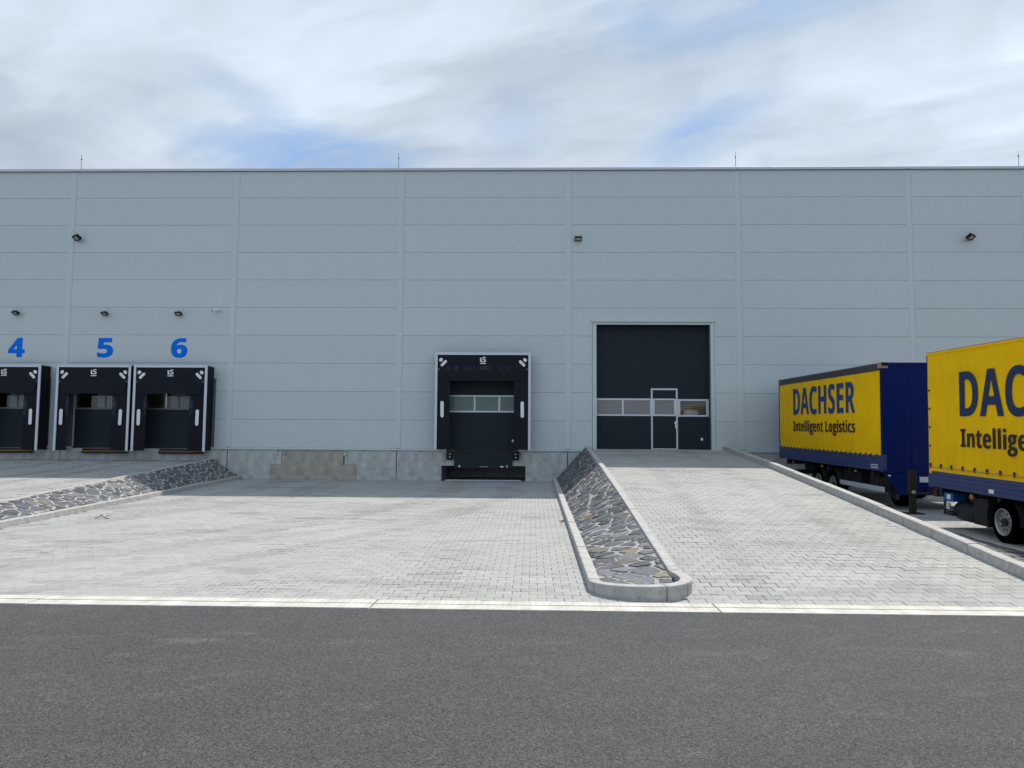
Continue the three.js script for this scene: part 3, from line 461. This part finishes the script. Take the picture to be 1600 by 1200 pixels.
// ------------------------------------------------------------------ dock shelters
const curtainT = tex(256, (u, v) => { const n = 0.5 + 0.08 * (fbm(u * 4, v * 8, 4, 0, 201) - 0.5); const sc = sstep(u, 0.62, 0.98) * sstep(v, 0.36, 0.5) * (1 - sstep(v, 0.58, 0.68)) * sstep(fbm(u * 5, v * 26, 4, 0, 203), 0.36, 0.6); const g = n - 0.04 + 0.75 * sc; return [g, g, g * 1.03]; });
const headT = tex(512, (u, v) => { let g = 0.5 + 0.07 * (fbm(u * 10, v * 4, 4, 0, 211) - 0.5); for (const [a, w, s] of [[0.14, 0.022, 0.7], [0.22, 0.02, 1], [0.335, 0.025, 1.1], [0.40, 0.02, 0.8], [0.50, 0.045, 1.0], [0.56, 0.03, 0.9], [0.70, 0.028, 0.9], [0.77, 0.02, 0.8], [0.84, 0.02, 0.4]]) g += 0.62 * s * Math.exp(-(((u - a) / w) ** 2) - ((v - 0.44) / 0.10) ** 2) * sstep(fbm(u * 60, v * 9, 3, 0, 213), 0.25, 0.7); return [g, g, g * 1.04]; }, true, 128);
const cloth = (c, map) => new THREE.MeshPhysicalMaterial({ color: c, roughness: 0.55, specularIntensity: 0.35, map }), sideMat = cloth(L(0.040, 0.050, 0.075), curtainT), sideClean = cloth(L(0.010, 0.015, 0.026), skinT), headMat = cloth(L(0.040, 0.050, 0.075), headT);
function sheet(x0, x1, y0, y1, z, bulge, mirror, nx = 8, ny = 14, s = 1) { // a hanging sheet with soft folds and a thickness
  const g = new THREE.BoxGeometry(x1 - x0, y1 - y0, 0.006, nx, ny, 1), p = g.attributes.position, uv = g.attributes.uv;
  for (let i = 0; i < p.count; i++) { const u = p.getX(i) / (x1 - x0) + 0.5, v = p.getY(i) / (y1 - y0) + 0.5; uv.setXY(i, mirror ? 1 - u : u, v); p.setZ(i, p.getZ(i) + bulge * (vn(u * 2.3 + s, v * 2 + s * 3, 0, 5) - 0.5)); }
  g.translate((x0 + x1) / 2, (y0 + y1) / 2, z); g.computeVertexNormals(); return g;
}
const pill = (w, h, t) => { const s = new THREE.Shape(), r = w / 2; s.absarc(0, h / 2 - r, r, 0, Math.PI); s.absarc(0, -h / 2 + r, r, Math.PI, 2 * Math.PI); return new THREE.ExtrudeGeometry(s, { depth: t, bevelEnabled: false, curveSegments: 8 }); };
function shelter(x0, x1, y0, y1, oxa, oxb, oy, headLabel, clean, s) {
  const c = (x0 + x1) / 2, D = 0.6, t = thing('dock_shelter', c, y0, 0, headLabel, 'dock shelter'), w = (x1 - x0) / 2, h = y1 - y0, a = oxa - c, b = oxb - c, o = oy - y0;
  part('side_wall', sheet(-D / 2, D / 2, 0.03, h - 0.02, 0, 0.03, false, 4, 12, s).rotateY(Math.PI / 2).translate(-w + 0.035, 0, D / 2), M.fabric, t);
  part('side_wall', sheet(-D / 2, D / 2, 0.03, h - 0.02, 0, 0.03, false, 4, 12, s + 3).rotateY(Math.PI / 2).translate(w - 0.035, 0, D / 2), M.fabric, t);
  part('top_cover', box(-w + 0.03, w - 0.03, h - 0.04, h - 0.01, 0.0, D - 0.01), M.fabric, t);
  part('side_curtain', sheet(-w + 0.07, a, 0.02, h - 0.05, D - 0.012, 0.03, false, 6, 14, s), clean ? sideClean : sideMat, t);
  part('side_curtain', sheet(b, w - 0.07, 0.02, h - 0.05, D - 0.012, 0.03, true, 6, 14, s + 7), clean ? sideClean : sideMat, t);
  const sh = new THREE.Shape(), hb = o - 0.03; sh.moveTo(-w + 0.07, h - 0.05); sh.lineTo(-w + 0.07, h - 0.52); sh.lineTo(-w + 0.26, hb); sh.lineTo(w - 0.26, hb + 0.008); sh.lineTo(w - 0.07, h - 0.52); sh.lineTo(w - 0.07, h - 0.05); sh.closePath();
  const hg = new THREE.ExtrudeGeometry(sh, { depth: 0.006, bevelEnabled: false }).translate(0, 0, D + 0.012), uv = hg.attributes.uv, hp = hg.attributes.position; for (let i = 0; i < uv.count; i++) uv.setXY(i, (hp.getX(i) + w) / (2 * w), (hp.getY(i) - hb) / (h - hb));
  part('head_curtain', hg, clean ? headMat : sideClean, t);
  part('edge_profile', rbox(-w, -w + 0.085, 0, h - 0.0, D - 0.01, D + 0.03, 0.008), M.alu, t); part('edge_profile', rbox(w - 0.085, w, 0, h, D - 0.01, D + 0.03, 0.008), M.alu, t); part('edge_profile', rbox(-w + 0.087, w - 0.087, h - 0.085, h, D - 0.01, D + 0.034, 0.008), M.alu, t);
  const mz = D + 0.006; for (const [mx, sg] of [[(-w + a) / 2 + 0.0, 1], [(b + w) / 2, -1]]) part('reflector_strip', pill(0.115, 0.56, 0.006).rotateZ(rr(-0.015, 0.015)).translate(mx, o * 0.58, mz + 0.012), M.white, t);
  for (const sg of [-1, 1]) { part('corner_mark', pill(0.095, 0.27, 0.004).rotateZ(sg * Math.PI / 4).translate(sg * (w - 0.30), h - 0.375, D + 0.0185), M.white, t); part('corner_mark', pill(0.11, 0.14, 0.004).rotateZ(sg * 0.8).translate(sg * (w - 0.20), h - 0.255, D + 0.0185), M.white, t); }
  for (const sg of [-1, 1]) part('rivet', cyl(0.025, 0.012, 10).rotateX(Math.PI / 2).translate(sg * (w - 0.13), h - 0.58, D + 0.022), M.steel, t);
  part('emblem', [box(-0.10, -0.055, h - 0.32, h - 0.18, D + 0.0185, D + 0.022), box(-0.055, -0.005, h - 0.32, h - 0.28, D + 0.0185, D + 0.022), ...(() => { const g = text('S', bold, 0.175, 0.13, 0.0035).translate(-0.025, h - 0.33, D + 0.0185); return [g]; })()], M.white, t);
  part('emblem_bar', box(-0.10, 0.10, h - 0.395, h - 0.355, D + 0.0185, D + 0.022), M.alu, t);
  return t;
}
shelter(-4.63, -1.325, 0.02, 3.38, -4.11, -1.90, 2.43, 'black dock shelter standing alone left of the big door', true, 1);
shelter(-21.08, -18.46, -0.09, 2.905, -20.6, -19.04, 1.93, 'leftmost black dock shelter, cut by the edge of the picture, under the blue 4', false, 2);
shelter(-17.90, -15.265, -0.09, 2.905, -17.44, -15.89, 1.93, 'black dock shelter between two others, under the blue 5', false, 3);
shelter(-15.165, -12.57, -0.09, 2.905, -14.7, -13.18, 1.93, 'rightmost of the three low black dock shelters, beside the slate bank, under the blue 6', false, 4);

// ------------------------------------------------------------------ levellers and bumpers
{
  const t = thing('dock_leveller', -2.975, -0.6, 0, 'dark steel dock leveller hanging over the pit of the lone dock', 'dock leveller');
  part('deck', rbox(-1.02, 1.02, 0.545, 0.615, -2.6, 0.02, 0.006), M.black, t);
  part('front_plate', rbox(-1.02, 1.02, 0.03, 0.54, -0.03, 0.03, 0.008), M.door, t); part('lip', rbox(-1.0, 1.0, -0.01, 0.06, 0.03, 0.075, 0.01), M.black, t);
  for (const x of [-0.86, 0.80]) part('lip_light', rbox(x, x + 0.06, 0.02, 0.09, 0.04, 0.085, 0.008), M.alu, t); part('lip_label', box(0.60, 0.71, 0.025, 0.07, 0.076, 0.079), M.white, t); part('lip_label', box(-0.12, 0.16, 0.038, 0.05, 0.076, 0.079), M.alu, t);
  for (const [x, w] of [[-4.135, 'left'], [-1.84, 'right']]) { const b = thing('dock_bumper', x, -0.32, -0.02, `black rubber bumper on the ${w} of the lone dock's leveller`, 'dock bumper'); part('rubber_block', rbox(-0.12, 0.12, 0, 0.31, 0, 0.14, 0.015), M.rubber, b); for (const y of [0.09, 0.2]) part('bolt', cyl(0.022, 0.012, 10).rotateX(Math.PI / 2).translate(0, y, 0.144), M.white, b); }
}
for (const [c, n] of [[-19.78, 'leftmost orange-striped leveller lip, in the shelter at the picture edge'], [-16.4, 'orange-striped leveller lip in the shelter between two others'], [-13.65, 'orange-striped leveller lip nearest the slate bank, in the rightmost low shelter']]) {
  const t = thing('dock_leveller', c, -0.2, 0, n, 'dock leveller');
  part('deck', rbox(-0.8, 0.8, 0.12, 0.19, -1.2, 0.03, 0.006), M.black, t); part('lip', rbox(-0.8, 0.8, 0.02, 0.08, 0.035, 0.10, 0.008), M.black, t); part('edge_stripe', rbox(-0.8, 0.8, 0.082, 0.122, 0.035, 0.085, 0.006), M.hazard, t);
}

// ------------------------------------------------------------------ lamps, camera, rods
function flood(x, y, s, yaw, label) {
  const t = thing('floodlight', x, y, 0, label, 'floodlight'), w = 0.17 * s, h = 0.105 * s;
  part('wall_bracket', [rbox(-0.035 * s, 0.035 * s, -0.06 * s, 0.06 * s, 0.0, 0.02, 0.004), rbox(-0.02 * s, 0.02 * s, -0.02 * s, 0.02 * s, 0.02, 0.16 * s, 0.004)], M.dark, t);
  const hd = sub('lamp_head', t); hd.position.set(-Math.sin(yaw) * 0.0, 0, 0.16 * s); hd.rotation.set(0.95, yaw, 0, 'YXZ');
  part('housing', [rbox(-w, w, -h, -h + 0.03 * s, 0, 0.09 * s, 0.006), rbox(-w, w, h - 0.03 * s, h, 0, 0.09 * s, 0.006), rbox(-w, -w + 0.03 * s, -h, h, 0, 0.088 * s, 0.006), rbox(w - 0.03 * s, w, -h, h, 0, 0.088 * s, 0.006), rbox(-w, w, -h, h, -0.02 * s, 0.05 * s, 0.006)], M.black, hd);
  part('lens', box(-w + 0.03 * s, w - 0.03 * s, -h + 0.03 * s, h - 0.03 * s, 0.05 * s, 0.06 * s), M.board2, hd);
}
flood(-17.68, 7.58, 1.0, -0.62, 'large black floodlight high above the gap between docks 4 and 5');
flood(0.33, 7.53, 0.78, 0.0, 'large black floodlight high on the wall above the left edge of the big door');
flood(14.0, 7.58, 1.0, 0.66, 'large black floodlight high on the wall above the yellow trailers');
flood(-19.8, 4.84, 0.8, -0.5, 'leftmost small black floodlight, above the blue 4'); flood(-16.57, 4.82, 0.74, -0.4, 'middle one of the three small black floodlights, above the blue 5'); flood(-13.9, 4.82, 0.74, -0.35, 'small black floodlight nearest the white security camera, above the blue 6');
{
  const t = thing('security_camera', -12.5, 4.95, 0, 'small white bullet security camera on the wall right of number 6', 'camera');
  part('wall_mount', [cyl(0.05, 0.04, 16).rotateX(Math.PI / 2).translate(0, 0, 0.02), rbox(-0.018, 0.018, -0.018, 0.018, 0.03, 0.13, 0.006)], M.white, t);
  const b = sub('camera_body', t); b.position.set(0, 0, 0.13); b.rotation.set(0.25, -1.0, 0, 'YXZ'); part('body', cyl(0.045, 0.24, 18).rotateX(Math.PI / 2).translate(0, 0, 0.06), M.white, b); part('sun_shield', rbox(-0.05, 0.05, 0.035, 0.052, -0.06, 0.22, 0.006), M.white, b); part('lens', cyl(0.038, 0.02, 16).rotateX(Math.PI / 2).translate(0, 0, 0.185), M.black, b);
}
[[-17.84, 'above the gap between docks 4 and 5'], [-6.15, 'on the roof edge left of the lone dock'], [5.98, 'on the roof edge right of the big door'], [15.96, 'at the far right end of the roof edge']].forEach(([x, w]) => {
  const t = thing('lightning_rod', x, 10.125, -0.12, `thin lightning rod ${w}`, 'lightning rod', 'lightning rods along the roof edge');
  part('rod', cyl(0.012, 0.62, 8, 0.006).translate(0, 0.31, 0), M.steel, t); part('clamp', rbox(-0.02, 0.02, 0.4, 0.44, -0.02, 0.02, 0.004), M.dark, t); part('foot', cyl(0.05, 0.04, 12).translate(0, 0.02, 0), M.steel, t);
});

// ------------------------------------------------------------------ swap-body trailer and lorry
function wheel(parent, x, y, z, R, side) {                             // axle along x, outer face towards side
  const w = sub('wheel', parent); w.position.set(x, y, z); if (side > 0) w.rotation.y = Math.PI;
  const tw = 0.30, P = [[R * 0.60, -tw / 2 + 0.02], [R * 0.66, -tw / 2], [R * 0.9, -tw / 2 + 0.004], [R * 0.975, -tw / 2 + 0.03], [R, -tw / 2 + 0.06]]; for (const q of [-0.07, -0.03, 0.01, 0.05]) P.push([R, q], [R - 0.012, q + 0.005], [R - 0.012, q + 0.012], [R, q + 0.017]); P.push([R, tw / 2 - 0.06], [R * 0.97, tw / 2 - 0.02], [R * 0.66, tw / 2], [R * 0.60, tw / 2 - 0.02]);
  part('tyre', new THREE.LatheGeometry(P.map(([a, b]) => new THREE.Vector2(a, b)), 48).rotateZ(Math.PI / 2).scale(-1, 1, 1).rotateY(Math.PI), M.rubber, w);
  const s = new THREE.Shape(); s.absarc(0, 0, R * 0.56, 0, 2 * Math.PI); for (let i = 0; i < 10; i++) { const h = new THREE.Path(), a = i / 10 * 2 * Math.PI; h.absellipse(Math.cos(a) * R * 0.38, Math.sin(a) * R * 0.38, R * 0.095, R * 0.045, 0, 2 * Math.PI, true, a); s.holes.push(h); }
  const disc = new THREE.ExtrudeGeometry(s, { depth: 0.015, bevelEnabled: false, curveSegments: 24 }).rotateY(-Math.PI / 2).translate(-tw / 2 + 0.06, 0, 0);
  const ring = new THREE.LatheGeometry([[R * 0.55, 0.10], [R * 0.55, 0.02], [R * 0.58, 0.0], [R * 0.625, -0.008], [R * 0.635, 0.004], [R * 0.60, 0.02], [R * 0.60, 0.12]].map(([a, b]) => new THREE.Vector2(a, b)), 48).rotateZ(-Math.PI / 2).translate(-tw / 2, 0, 0);
  part('rim', [disc, ring], M.rim, w); const nuts = [cyl(R * 0.19, 0.07, 24).rotateZ(Math.PI / 2).translate(-tw / 2 + 0.05, 0, 0)]; part('hub', nuts, M.dark, w);
  part('axle_stub', cyl(R * 0.5, 0.05, 20).rotateZ(Math.PI / 2).translate(-tw / 2 + 0.15, 0, 0), M.dark, w);
}
function tarp(len, y0, y1, seedN) {                                    // side sheet facing -x, slightly loose
  const nx = 90, ny = 22, g = new THREE.PlaneGeometry(len, y1 - y0, nx, ny).rotateY(-Math.PI / 2), p = g.attributes.position, uv = g.attributes.uv;
  for (let i = 0; i < p.count; i++) { const z = p.getZ(i), y = p.getY(i), e = sstep((y1 - y0) / 2 - Math.abs(y), 0, 0.12); const f = 0.022 * (fbm(z * 0.9 + seedN, y * 0.7, 3, 0, 301) - 0.5) + 0.006 * (fbm(z * 2.2 + y * 1.4 + seedN, y * 1.1, 3, 0, 302) - 0.5); p.setX(i, f * (0.35 + 0.65 * e)); uv.setXY(i, z / 2.4, y / 2.4); }
  g.translate(0, (y0 + y1) / 2, 0); g.computeVertexNormals(); return g;
}
function lettering(str, font, cap, w, z, y, m, parent, x = -0.014) { part('lettering', text(str, font, cap, w, 0.004).rotateY(-Math.PI / 2).translate(x, y, z), m, parent); }
// parked trailer, tail to the hall
{
  const t = thing('box_trailer', 7.04, yardY(4.63), 4.63, 'yellow and blue swap-body trailer backed against the hall, navy front wall showing', 'trailer', null);
  t.rotation.set(Math.atan(0.024), 0.008, 0, 'YXZ');
  const Z = 3.725, W = 2.55, b0 = 0.91, y0 = 1.29, y1 = 3.33, top = 3.51;
  part('body_core', box(0.035, W - 0.035, b0 + 0.06, top - 0.03, -Z + 0.02, Z - 0.02), M.dark, t);
  const tp = part('side_tarp', tarp(2 * Z - 0.16, y0 - 0.02, y1, 3).translate(0.0, 0, 0), M.yellow, t); part('side_tarp', tarp(2 * Z - 0.16, y0 - 0.02, y1, 5).rotateY(Math.PI).translate(W, 0, 0), M.yellow, t);
  lettering('DACHSER', bold, 0.81, 4.58, -2.33, 2.33, M.ink, tp); lettering('Intelligent Logistics', bold, 0.31, 4.58, -2.36, 1.815, M.ink2, tp);
  part('roof_rail', rbox(-0.012, 0.06, y1 - 0.01, top - 0.02, -Z + 0.03, Z - 0.05, 0.01), M.roofrail, t); part('roof', rbox(0.0, W, top - 0.03, top, -Z, Z, 0.012), M.roofrail, t);
  part('corner_fitting', rbox(-0.02, 0.16, top - 0.14, top + 0.012, Z - 0.17, Z + 0.012, 0.015), M.tan, t);
  part('corner_fitting', rbox(-0.02, 0.16, top - 0.14, top + 0.012, -Z - 0.01, -Z + 0.14, 0.015), M.tan, t);
  for (let i = 0; i < 4; i++) part('side_board', rbox(-0.012, 0.035, b0 + i * 0.095, b0 + 0.093 + i * 0.095, -Z + 0.08, Z - 0.08, 0.006), M.board, t);
  part('corner_post', rbox(-0.018, 0.09, b0 - 0.02, y0 + 0.02, Z - 0.08, Z + 0.006, 0.01), M.board, t); part('corner_post', rbox(-0.012, 0.07, y0 + 0.02, top - 0.14, Z - 0.079, Z + 0.004, 0.01), M.navy, t); part('corner_post', rbox(-0.016, 0.09, b0 - 0.02, top - 0.14, -Z, -Z + 0.078, 0.01), M.board, t);
  for (let i = 0; i < 4; i++) part('front_panel', rbox(0.07 + i * 0.605, 0.668 + i * 0.605, b0 + 0.03, top - 0.08, Z - 0.02, Z + 0.002 + (i % 2) * 0.0, 0.006), M.navy, t);
  part('front_frame', [rbox(0.0, W, top - 0.08, top, Z - 0.02, Z + 0.03, 0.01), rbox(0.0, W, b0 - 0.03, b0 + 0.03, Z - 0.02, Z + 0.04, 0.01), rbox(W - 0.09, W, b0, top, Z - 0.02, Z + 0.02, 0.01)], M.navy, t);
  const ap = new THREE.Shape(); ap.moveTo(0.02, 0.87); ap.lineTo(0.36, 0.36); ap.lineTo(W - 0.3, 0.36); ap.lineTo(W - 0.02, 0.87); ap.closePath();
  part('front_apron', new THREE.ExtrudeGeometry(ap, { depth: 0.03, bevelEnabled: true, bevelSize: 0.006, bevelThickness: 0.006, bevelSegments: 1 }).translate(0, 0, Z - 0.01), M.navy, t);
  part('apron_label', box(0.84, 1.04, 0.66, 0.79, Z + 0.027, Z + 0.030), M.alu, t); part('apron_label', box(1.1, 1.28, 0.72, 0.85, Z + 0.027, Z + 0.030), M.white, t); part('apron_label', box(0.10, 0.16, 0.80, 0.83, Z + 0.03, Z + 0.033), M.white, t);
  part('board_label', box(-0.016, -0.0125, 0.965, 1.06, Z - 0.62, Z - 0.25), M.alu, t); part('board_label', box(-0.018, -0.0165, 1.0, 1.03, Z - 0.60, Z - 0.28), M.ink, t);
  for (let z = -Z + 0.25; z < Z - 0.2; z += 0.3) part('tarp_hook', rbox(-0.03, -0.01, y0 - 0.045, y0 + 0.035, z, z + 0.025, 0.004), M.dark, t);
  part('tarp_rope', new THREE.TubeGeometry(new THREE.CatmullRomCurve3(Array.from({ length: 49 }, (_, i) => new THREE.Vector3(-0.024, y0 + (i % 2 ? 0.0 : -0.035) + 0.012 * Math.sin(i * 1.7), lerp(-Z + 0.2, Z - 0.2, i / 48)))), 200, 0.005, 5), M.tan, t);
  part('chassis', [rbox(0.75, 0.87, 0.55, 0.90, -Z + 0.2, Z - 0.1, 0.01), rbox(1.68, 1.80, 0.55, 0.90, -Z + 0.2, Z - 0.1, 0.01), ...[-3.2, -1.6, 0.2, 1.6, 3.0].map((z) => box(0.05, W - 0.05, 0.74, 0.89, z, z + 0.1))], M.dark, t);
  part('rear_bumper', rbox(0.1, W - 0.1, 0.42, 0.56, -Z + 0.5, -Z + 0.62, 0.01), M.dark, t); part('equipment_box', rbox(0.25, 0.7, 0.40, 0.80, 1.0, 1.9, 0.02), M.dark, t); part('equipment_box', rbox(0.3, 0.8, 0.36, 0.84, 2.3, 3.4, 0.03), M.dark, t);
  for (const z of [-0.44, 0.60]) { wheel(t, 0.19, 0.37, z, 0.37, -1); wheel(t, W - 0.19, 0.37, z, 0.37, 1); part('axle', cyl(0.07, 2.0, 12).rotateZ(Math.PI / 2).translate(W / 2, 0.37, z), M.dark, t); part('mudguard', new THREE.CylinderGeometry(0.46, 0.46, 0.36, 28, 1, true, Math.PI * 0.05, Math.PI * 0.9).rotateZ(Math.PI / 2).rotateX(-0.0).translate(0.20, 0.37, z), new THREE.MeshStandardMaterial({ color: L(0.014, 0.014, 0.015), roughness: 0.7, side: THREE.DoubleSide }), t); }
  wheel(t, W - 0.19, 0.37, 3.1, 0.37, 1); wheel(t, 0.9, 0.37, 2.75, 0.37, -1);
  part('side_guard', rbox(0.05, 0.09, 0.41, 0.53, 1.05, Z - 0.12, 0.012), M.alu, t); part('guard_bracket', [rbox(0.09, 0.13, 0.45, 0.85, 1.3, 1.36, 0.006), rbox(0.09, 0.13, 0.45, 0.85, 3.2, 3.26, 0.006)], M.dark, t);
  part('side_marker', rbox(0.02, 0.06, 0.80, 0.86, 2.05, 2.15, 0.008), M.orangelens, t); part('side_marker', rbox(0.02, 0.06, 0.80, 0.86, -0.2, -0.1, 0.008), M.orangelens, t); part('side_marker', rbox(0.02, 0.06, 0.80, 0.86, -2.6, -2.5, 0.008), M.orangelens, t);
  part('drawbar', [rbox(1.20, 1.34, 0.40, 0.50, Z - 0.5, Z + 2.35, 0.012), rbox(0.95, 1.05, 0.42, 0.50, Z - 0.5, Z + 0.7, 0.01), rbox(1.5, 1.6, 0.42, 0.50, Z - 0.5, Z + 0.7, 0.01), rbox(0.2, 1.6, 0.43, 0.49, Z + 0.68, Z + 0.76, 0.01)], M.dark, t);
  const lg = sub('support_leg', t); lg.position.set(0.30, 0, Z + 0.76);
  part('outer_tube', rbox(-0.075, 0.075, 0.42, 0.98, -0.08, 0.08, 0.015), M.leg, lg); part('inner_tube', rbox(-0.062, 0.062, 0.02, 0.44, -0.062, 0.062, 0.012), M.leg, lg); part('foot_plate', rbox(-0.20, 0.20, 0, 0.025, -0.15, 0.15, 0.008), M.leg, lg); part('leg_label', box(-0.05, 0.03, 0.47, 0.53, 0.0805, 0.083), M.alu, lg);
  const holes = []; for (let y = 0.5; y < 0.98; y += 0.1) holes.push(cyl(0.014, 0.01, 8).rotateX(Math.PI / 2).translate(0, y, 0.08)); part('hole_row', holes, M.black, lg).userData.kind = 'stuff';
}
// lorry in front of it, its tail towards the trailer, most of it beyond the right edge of the picture
{
  const t = thing('swap_body_lorry', 6.77, yardY(11.05), 11.05, 'yellow tarpaulin lorry with blue side board at the right edge, wheel showing', 'lorry', null);
  t.rotation.set(Math.atan(0.030), 0, 0, 'YXZ');
  const Ln = 7.45, W = 2.55, b0 = 0.785, y0 = 1.10, top = 3.47;
  part('body_core', box(0.035, W - 0.035, b0 + 0.06, top - 0.03, 0.02, Ln - 0.02), M.dark, t);
  const tp = part('side_tarp', tarp(Ln, y0 - 0.05, top - 0.01, 11).translate(0, 0, Ln / 2), M.yellow, t); part('side_tarp', tarp(Ln, y0 - 0.05, top - 0.01, 13).rotateY(Math.PI).translate(W, 0, Ln / 2), M.yellow, t);
  lettering('DACHSER', bold, 0.83, 4.62, 1.20, 2.185, mat(L(0.006, 0.026, 0.095), 0.75), tp); lettering('Intelligent Logistics', bold, 0.335, 4.62, 1.21, 1.615, M.ink2, tp);
  part('roof', muv(new RoundedBoxGeometry(W + 0.02, 0.04, Ln + 0.02, 2, 0.015).translate(W / 2, top, Ln / 2)), M.tan, t);
  part('tarp_hem', rbox(-0.012, 0.03, top - 0.05, top - 0.005, 0, Ln, 0.008), M.yellow, t);
  part('rear_wall', box(0.0, W, y0 - 0.05, top - 0.02, -0.012, 0.02), M.navy, t);
  for (let i = 0; i < 4; i++) part('side_board', rbox(-0.004, 0.035, b0 + i * 0.0785, b0 + 0.0765 + i * 0.0785, 0.12, Ln - 0.08, 0.006), M.board, t);
  part('corner_post', rbox(-0.008, 0.1, b0 - 0.02, y0 - 0.05, -0.01, 0.12, 0.01), M.board, t);
  for (let z = 0.09; z < Ln - 0.1; z += 0.385) part('tarp_hook', rbox(-0.032, -0.008, y0 + 0.06, y0 + 0.15, z, z + 0.03, 0.004), M.rust, t);
  part('tarp_rope', new THREE.TubeGeometry(new THREE.CatmullRomCurve3(Array.from({ length: 39 }, (_, i) => new THREE.Vector3(-0.028, y0 + (i % 2 ? 0.075 : 0.09), 0.1 + i * 0.19))), 160, 0.007, 5), M.tan, t);
  for (let y = 1.6; y < 3.0; y += 0.37) part('tarp_eyelet', cyl(0.022, 0.012, 10).rotateZ(Math.PI / 2).translate(-0.012, y, 0.09), M.rust, t);
  part('chassis', [rbox(0.75, 0.87, 0.45, 0.78, 0.1, Ln + 0.5, 0.01), rbox(1.68, 1.80, 0.45, 0.78, 0.1, Ln + 0.5, 0.01), ...[0.3, 2.2, 4.2, 6.4].map((z) => box(0.05, W - 0.05, 0.62, 0.76, z, z + 0.1))], M.dark, t);
  part('rear_beam', rbox(0.06, W - 0.06, 0.58, 0.74, 0.05, 0.17, 0.01), M.rust, t); part('coupling', [rbox(1.12, 1.42, 0.3, 0.62, 0.0, 0.3, 0.02), cyl(0.06, 0.34, 14).translate(1.27, 0.46, -0.06)], M.dark, t);
  part('bracket', [rbox(0.09, 0.12, 0.26, 0.62, 0.36, 0.42, 0.006), rbox(0.09, 0.40, 0.26, 0.33, 0.36, 0.7, 0.01), rbox(0.36, 0.40, 0.30, 0.62, 0.36, 0.7, 0.01)], M.dark, t); part('valve_box', rbox(0.08, 0.34, 0.54, 0.70, 0.36, 0.72, 0.012), mat(L(0.012, 0.09, 0.33), 0.5), t); part('valve_label', box(0.075, 0.079, 0.58, 0.67, 0.52, 0.64), M.white, t);
  part('rear_light', rbox(0.085, 0.12, 0.38, 0.50, 0.46, 0.58, 0.006), M.board2, t); part('side_marker', rbox(0.04, 0.08, 0.66, 0.75, 1.36, 1.46, 0.01), M.orangelens, t); part('board_label', box(-0.008, -0.005, 0.83, 0.90, 2.05, 2.2), M.white, t);
  part('air_tank', new THREE.CapsuleGeometry(0.19, 0.55, 6, 18).rotateX(Math.PI / 2).translate(0.34, 0.36, 0.92), M.dark, t); part('equipment_box', rbox(0.12, 0.62, 0.20, 0.70, 1.35, 1.80, 0.02), M.dark, t);
  wheel(t, 0.17, 0.37, 2.40, 0.37, -1); wheel(t, W - 0.17, 0.37, 2.40, 0.37, 1); wheel(t, 0.2, 0.37, 7.0, 0.37, -1); wheel(t, W - 0.2, 0.37, 7.0, 0.37, 1);
  part('mudguard', new THREE.CylinderGeometry(0.47, 0.47, 0.42, 32, 1, true, Math.PI * -0.02, Math.PI * 1.08).rotateZ(Math.PI / 2).translate(0.23, 0.37, 2.40), new THREE.MeshStandardMaterial({ color: L(0.014, 0.014, 0.015), roughness: 0.6, side: THREE.DoubleSide }), t);
  part('axle', cyl(0.08, 2.0, 12).rotateZ(Math.PI / 2).translate(W / 2, 0.37, 2.40), M.dark, t); part('fuel_tank', rbox(0.1, 0.7, 0.22, 0.72, 3.4, 5.0, 0.05), M.steel, t);
  part('tool_box', rbox(W - 0.7, W - 0.1, 0.25, 0.7, 3.4, 5.0, 0.03), M.dark, t);
}
// ------------------------------------------------------------------ bits lying on the paving
{
  const twig = thing('dry_twig', -10.05, yardY(11.3) + 0.012, 11.3, 'thin dry twig lying on the low yard near the left kerb', 'twig'), T = (pts, r) => new THREE.TubeGeometry(new THREE.CatmullRomCurve3(pts.map((p) => new THREE.Vector3(...p))), 12, r, 5);
  part('twig_stem', T([[-0.14, 0.01, 0.02], [-0.03, 0.05, -0.02], [0.06, 0.02, 0.03], [0.16, 0.0, 0.05]], 0.007), M.leg, twig); part('twig_branch', T([[-0.03, 0.05, -0.02], [-0.02, 0.08, 0.04], [0.04, 0.07, 0.09]], 0.005), M.leg, twig); part('twig_branch', T([[0.06, 0.02, 0.03], [0.1, 0.06, -0.02], [0.14, 0.05, -0.05]], 0.004), M.leg, twig);
  const heap = thing('leaf_heap', -0.66, yardY(11.2), 11.2, 'few rust-brown dead leaves against the kerb of the ramp bank', 'leaves');
  for (let i = 0; i < 7; i++) { const g = new THREE.SphereGeometry(0.035, 6, 4).scale(1, 0.18, 0.6).rotateY(rr(0, 6)).rotateX(rr(-0.5, 0.5)).translate(rr(-0.05, 0.06), 0.012 + rr(0, 0.03), rr(-0.12, 0.12)); part('leaf', g, i % 2 ? M.rust : M.tan, heap); }
}
renderer.render(scene, camera);
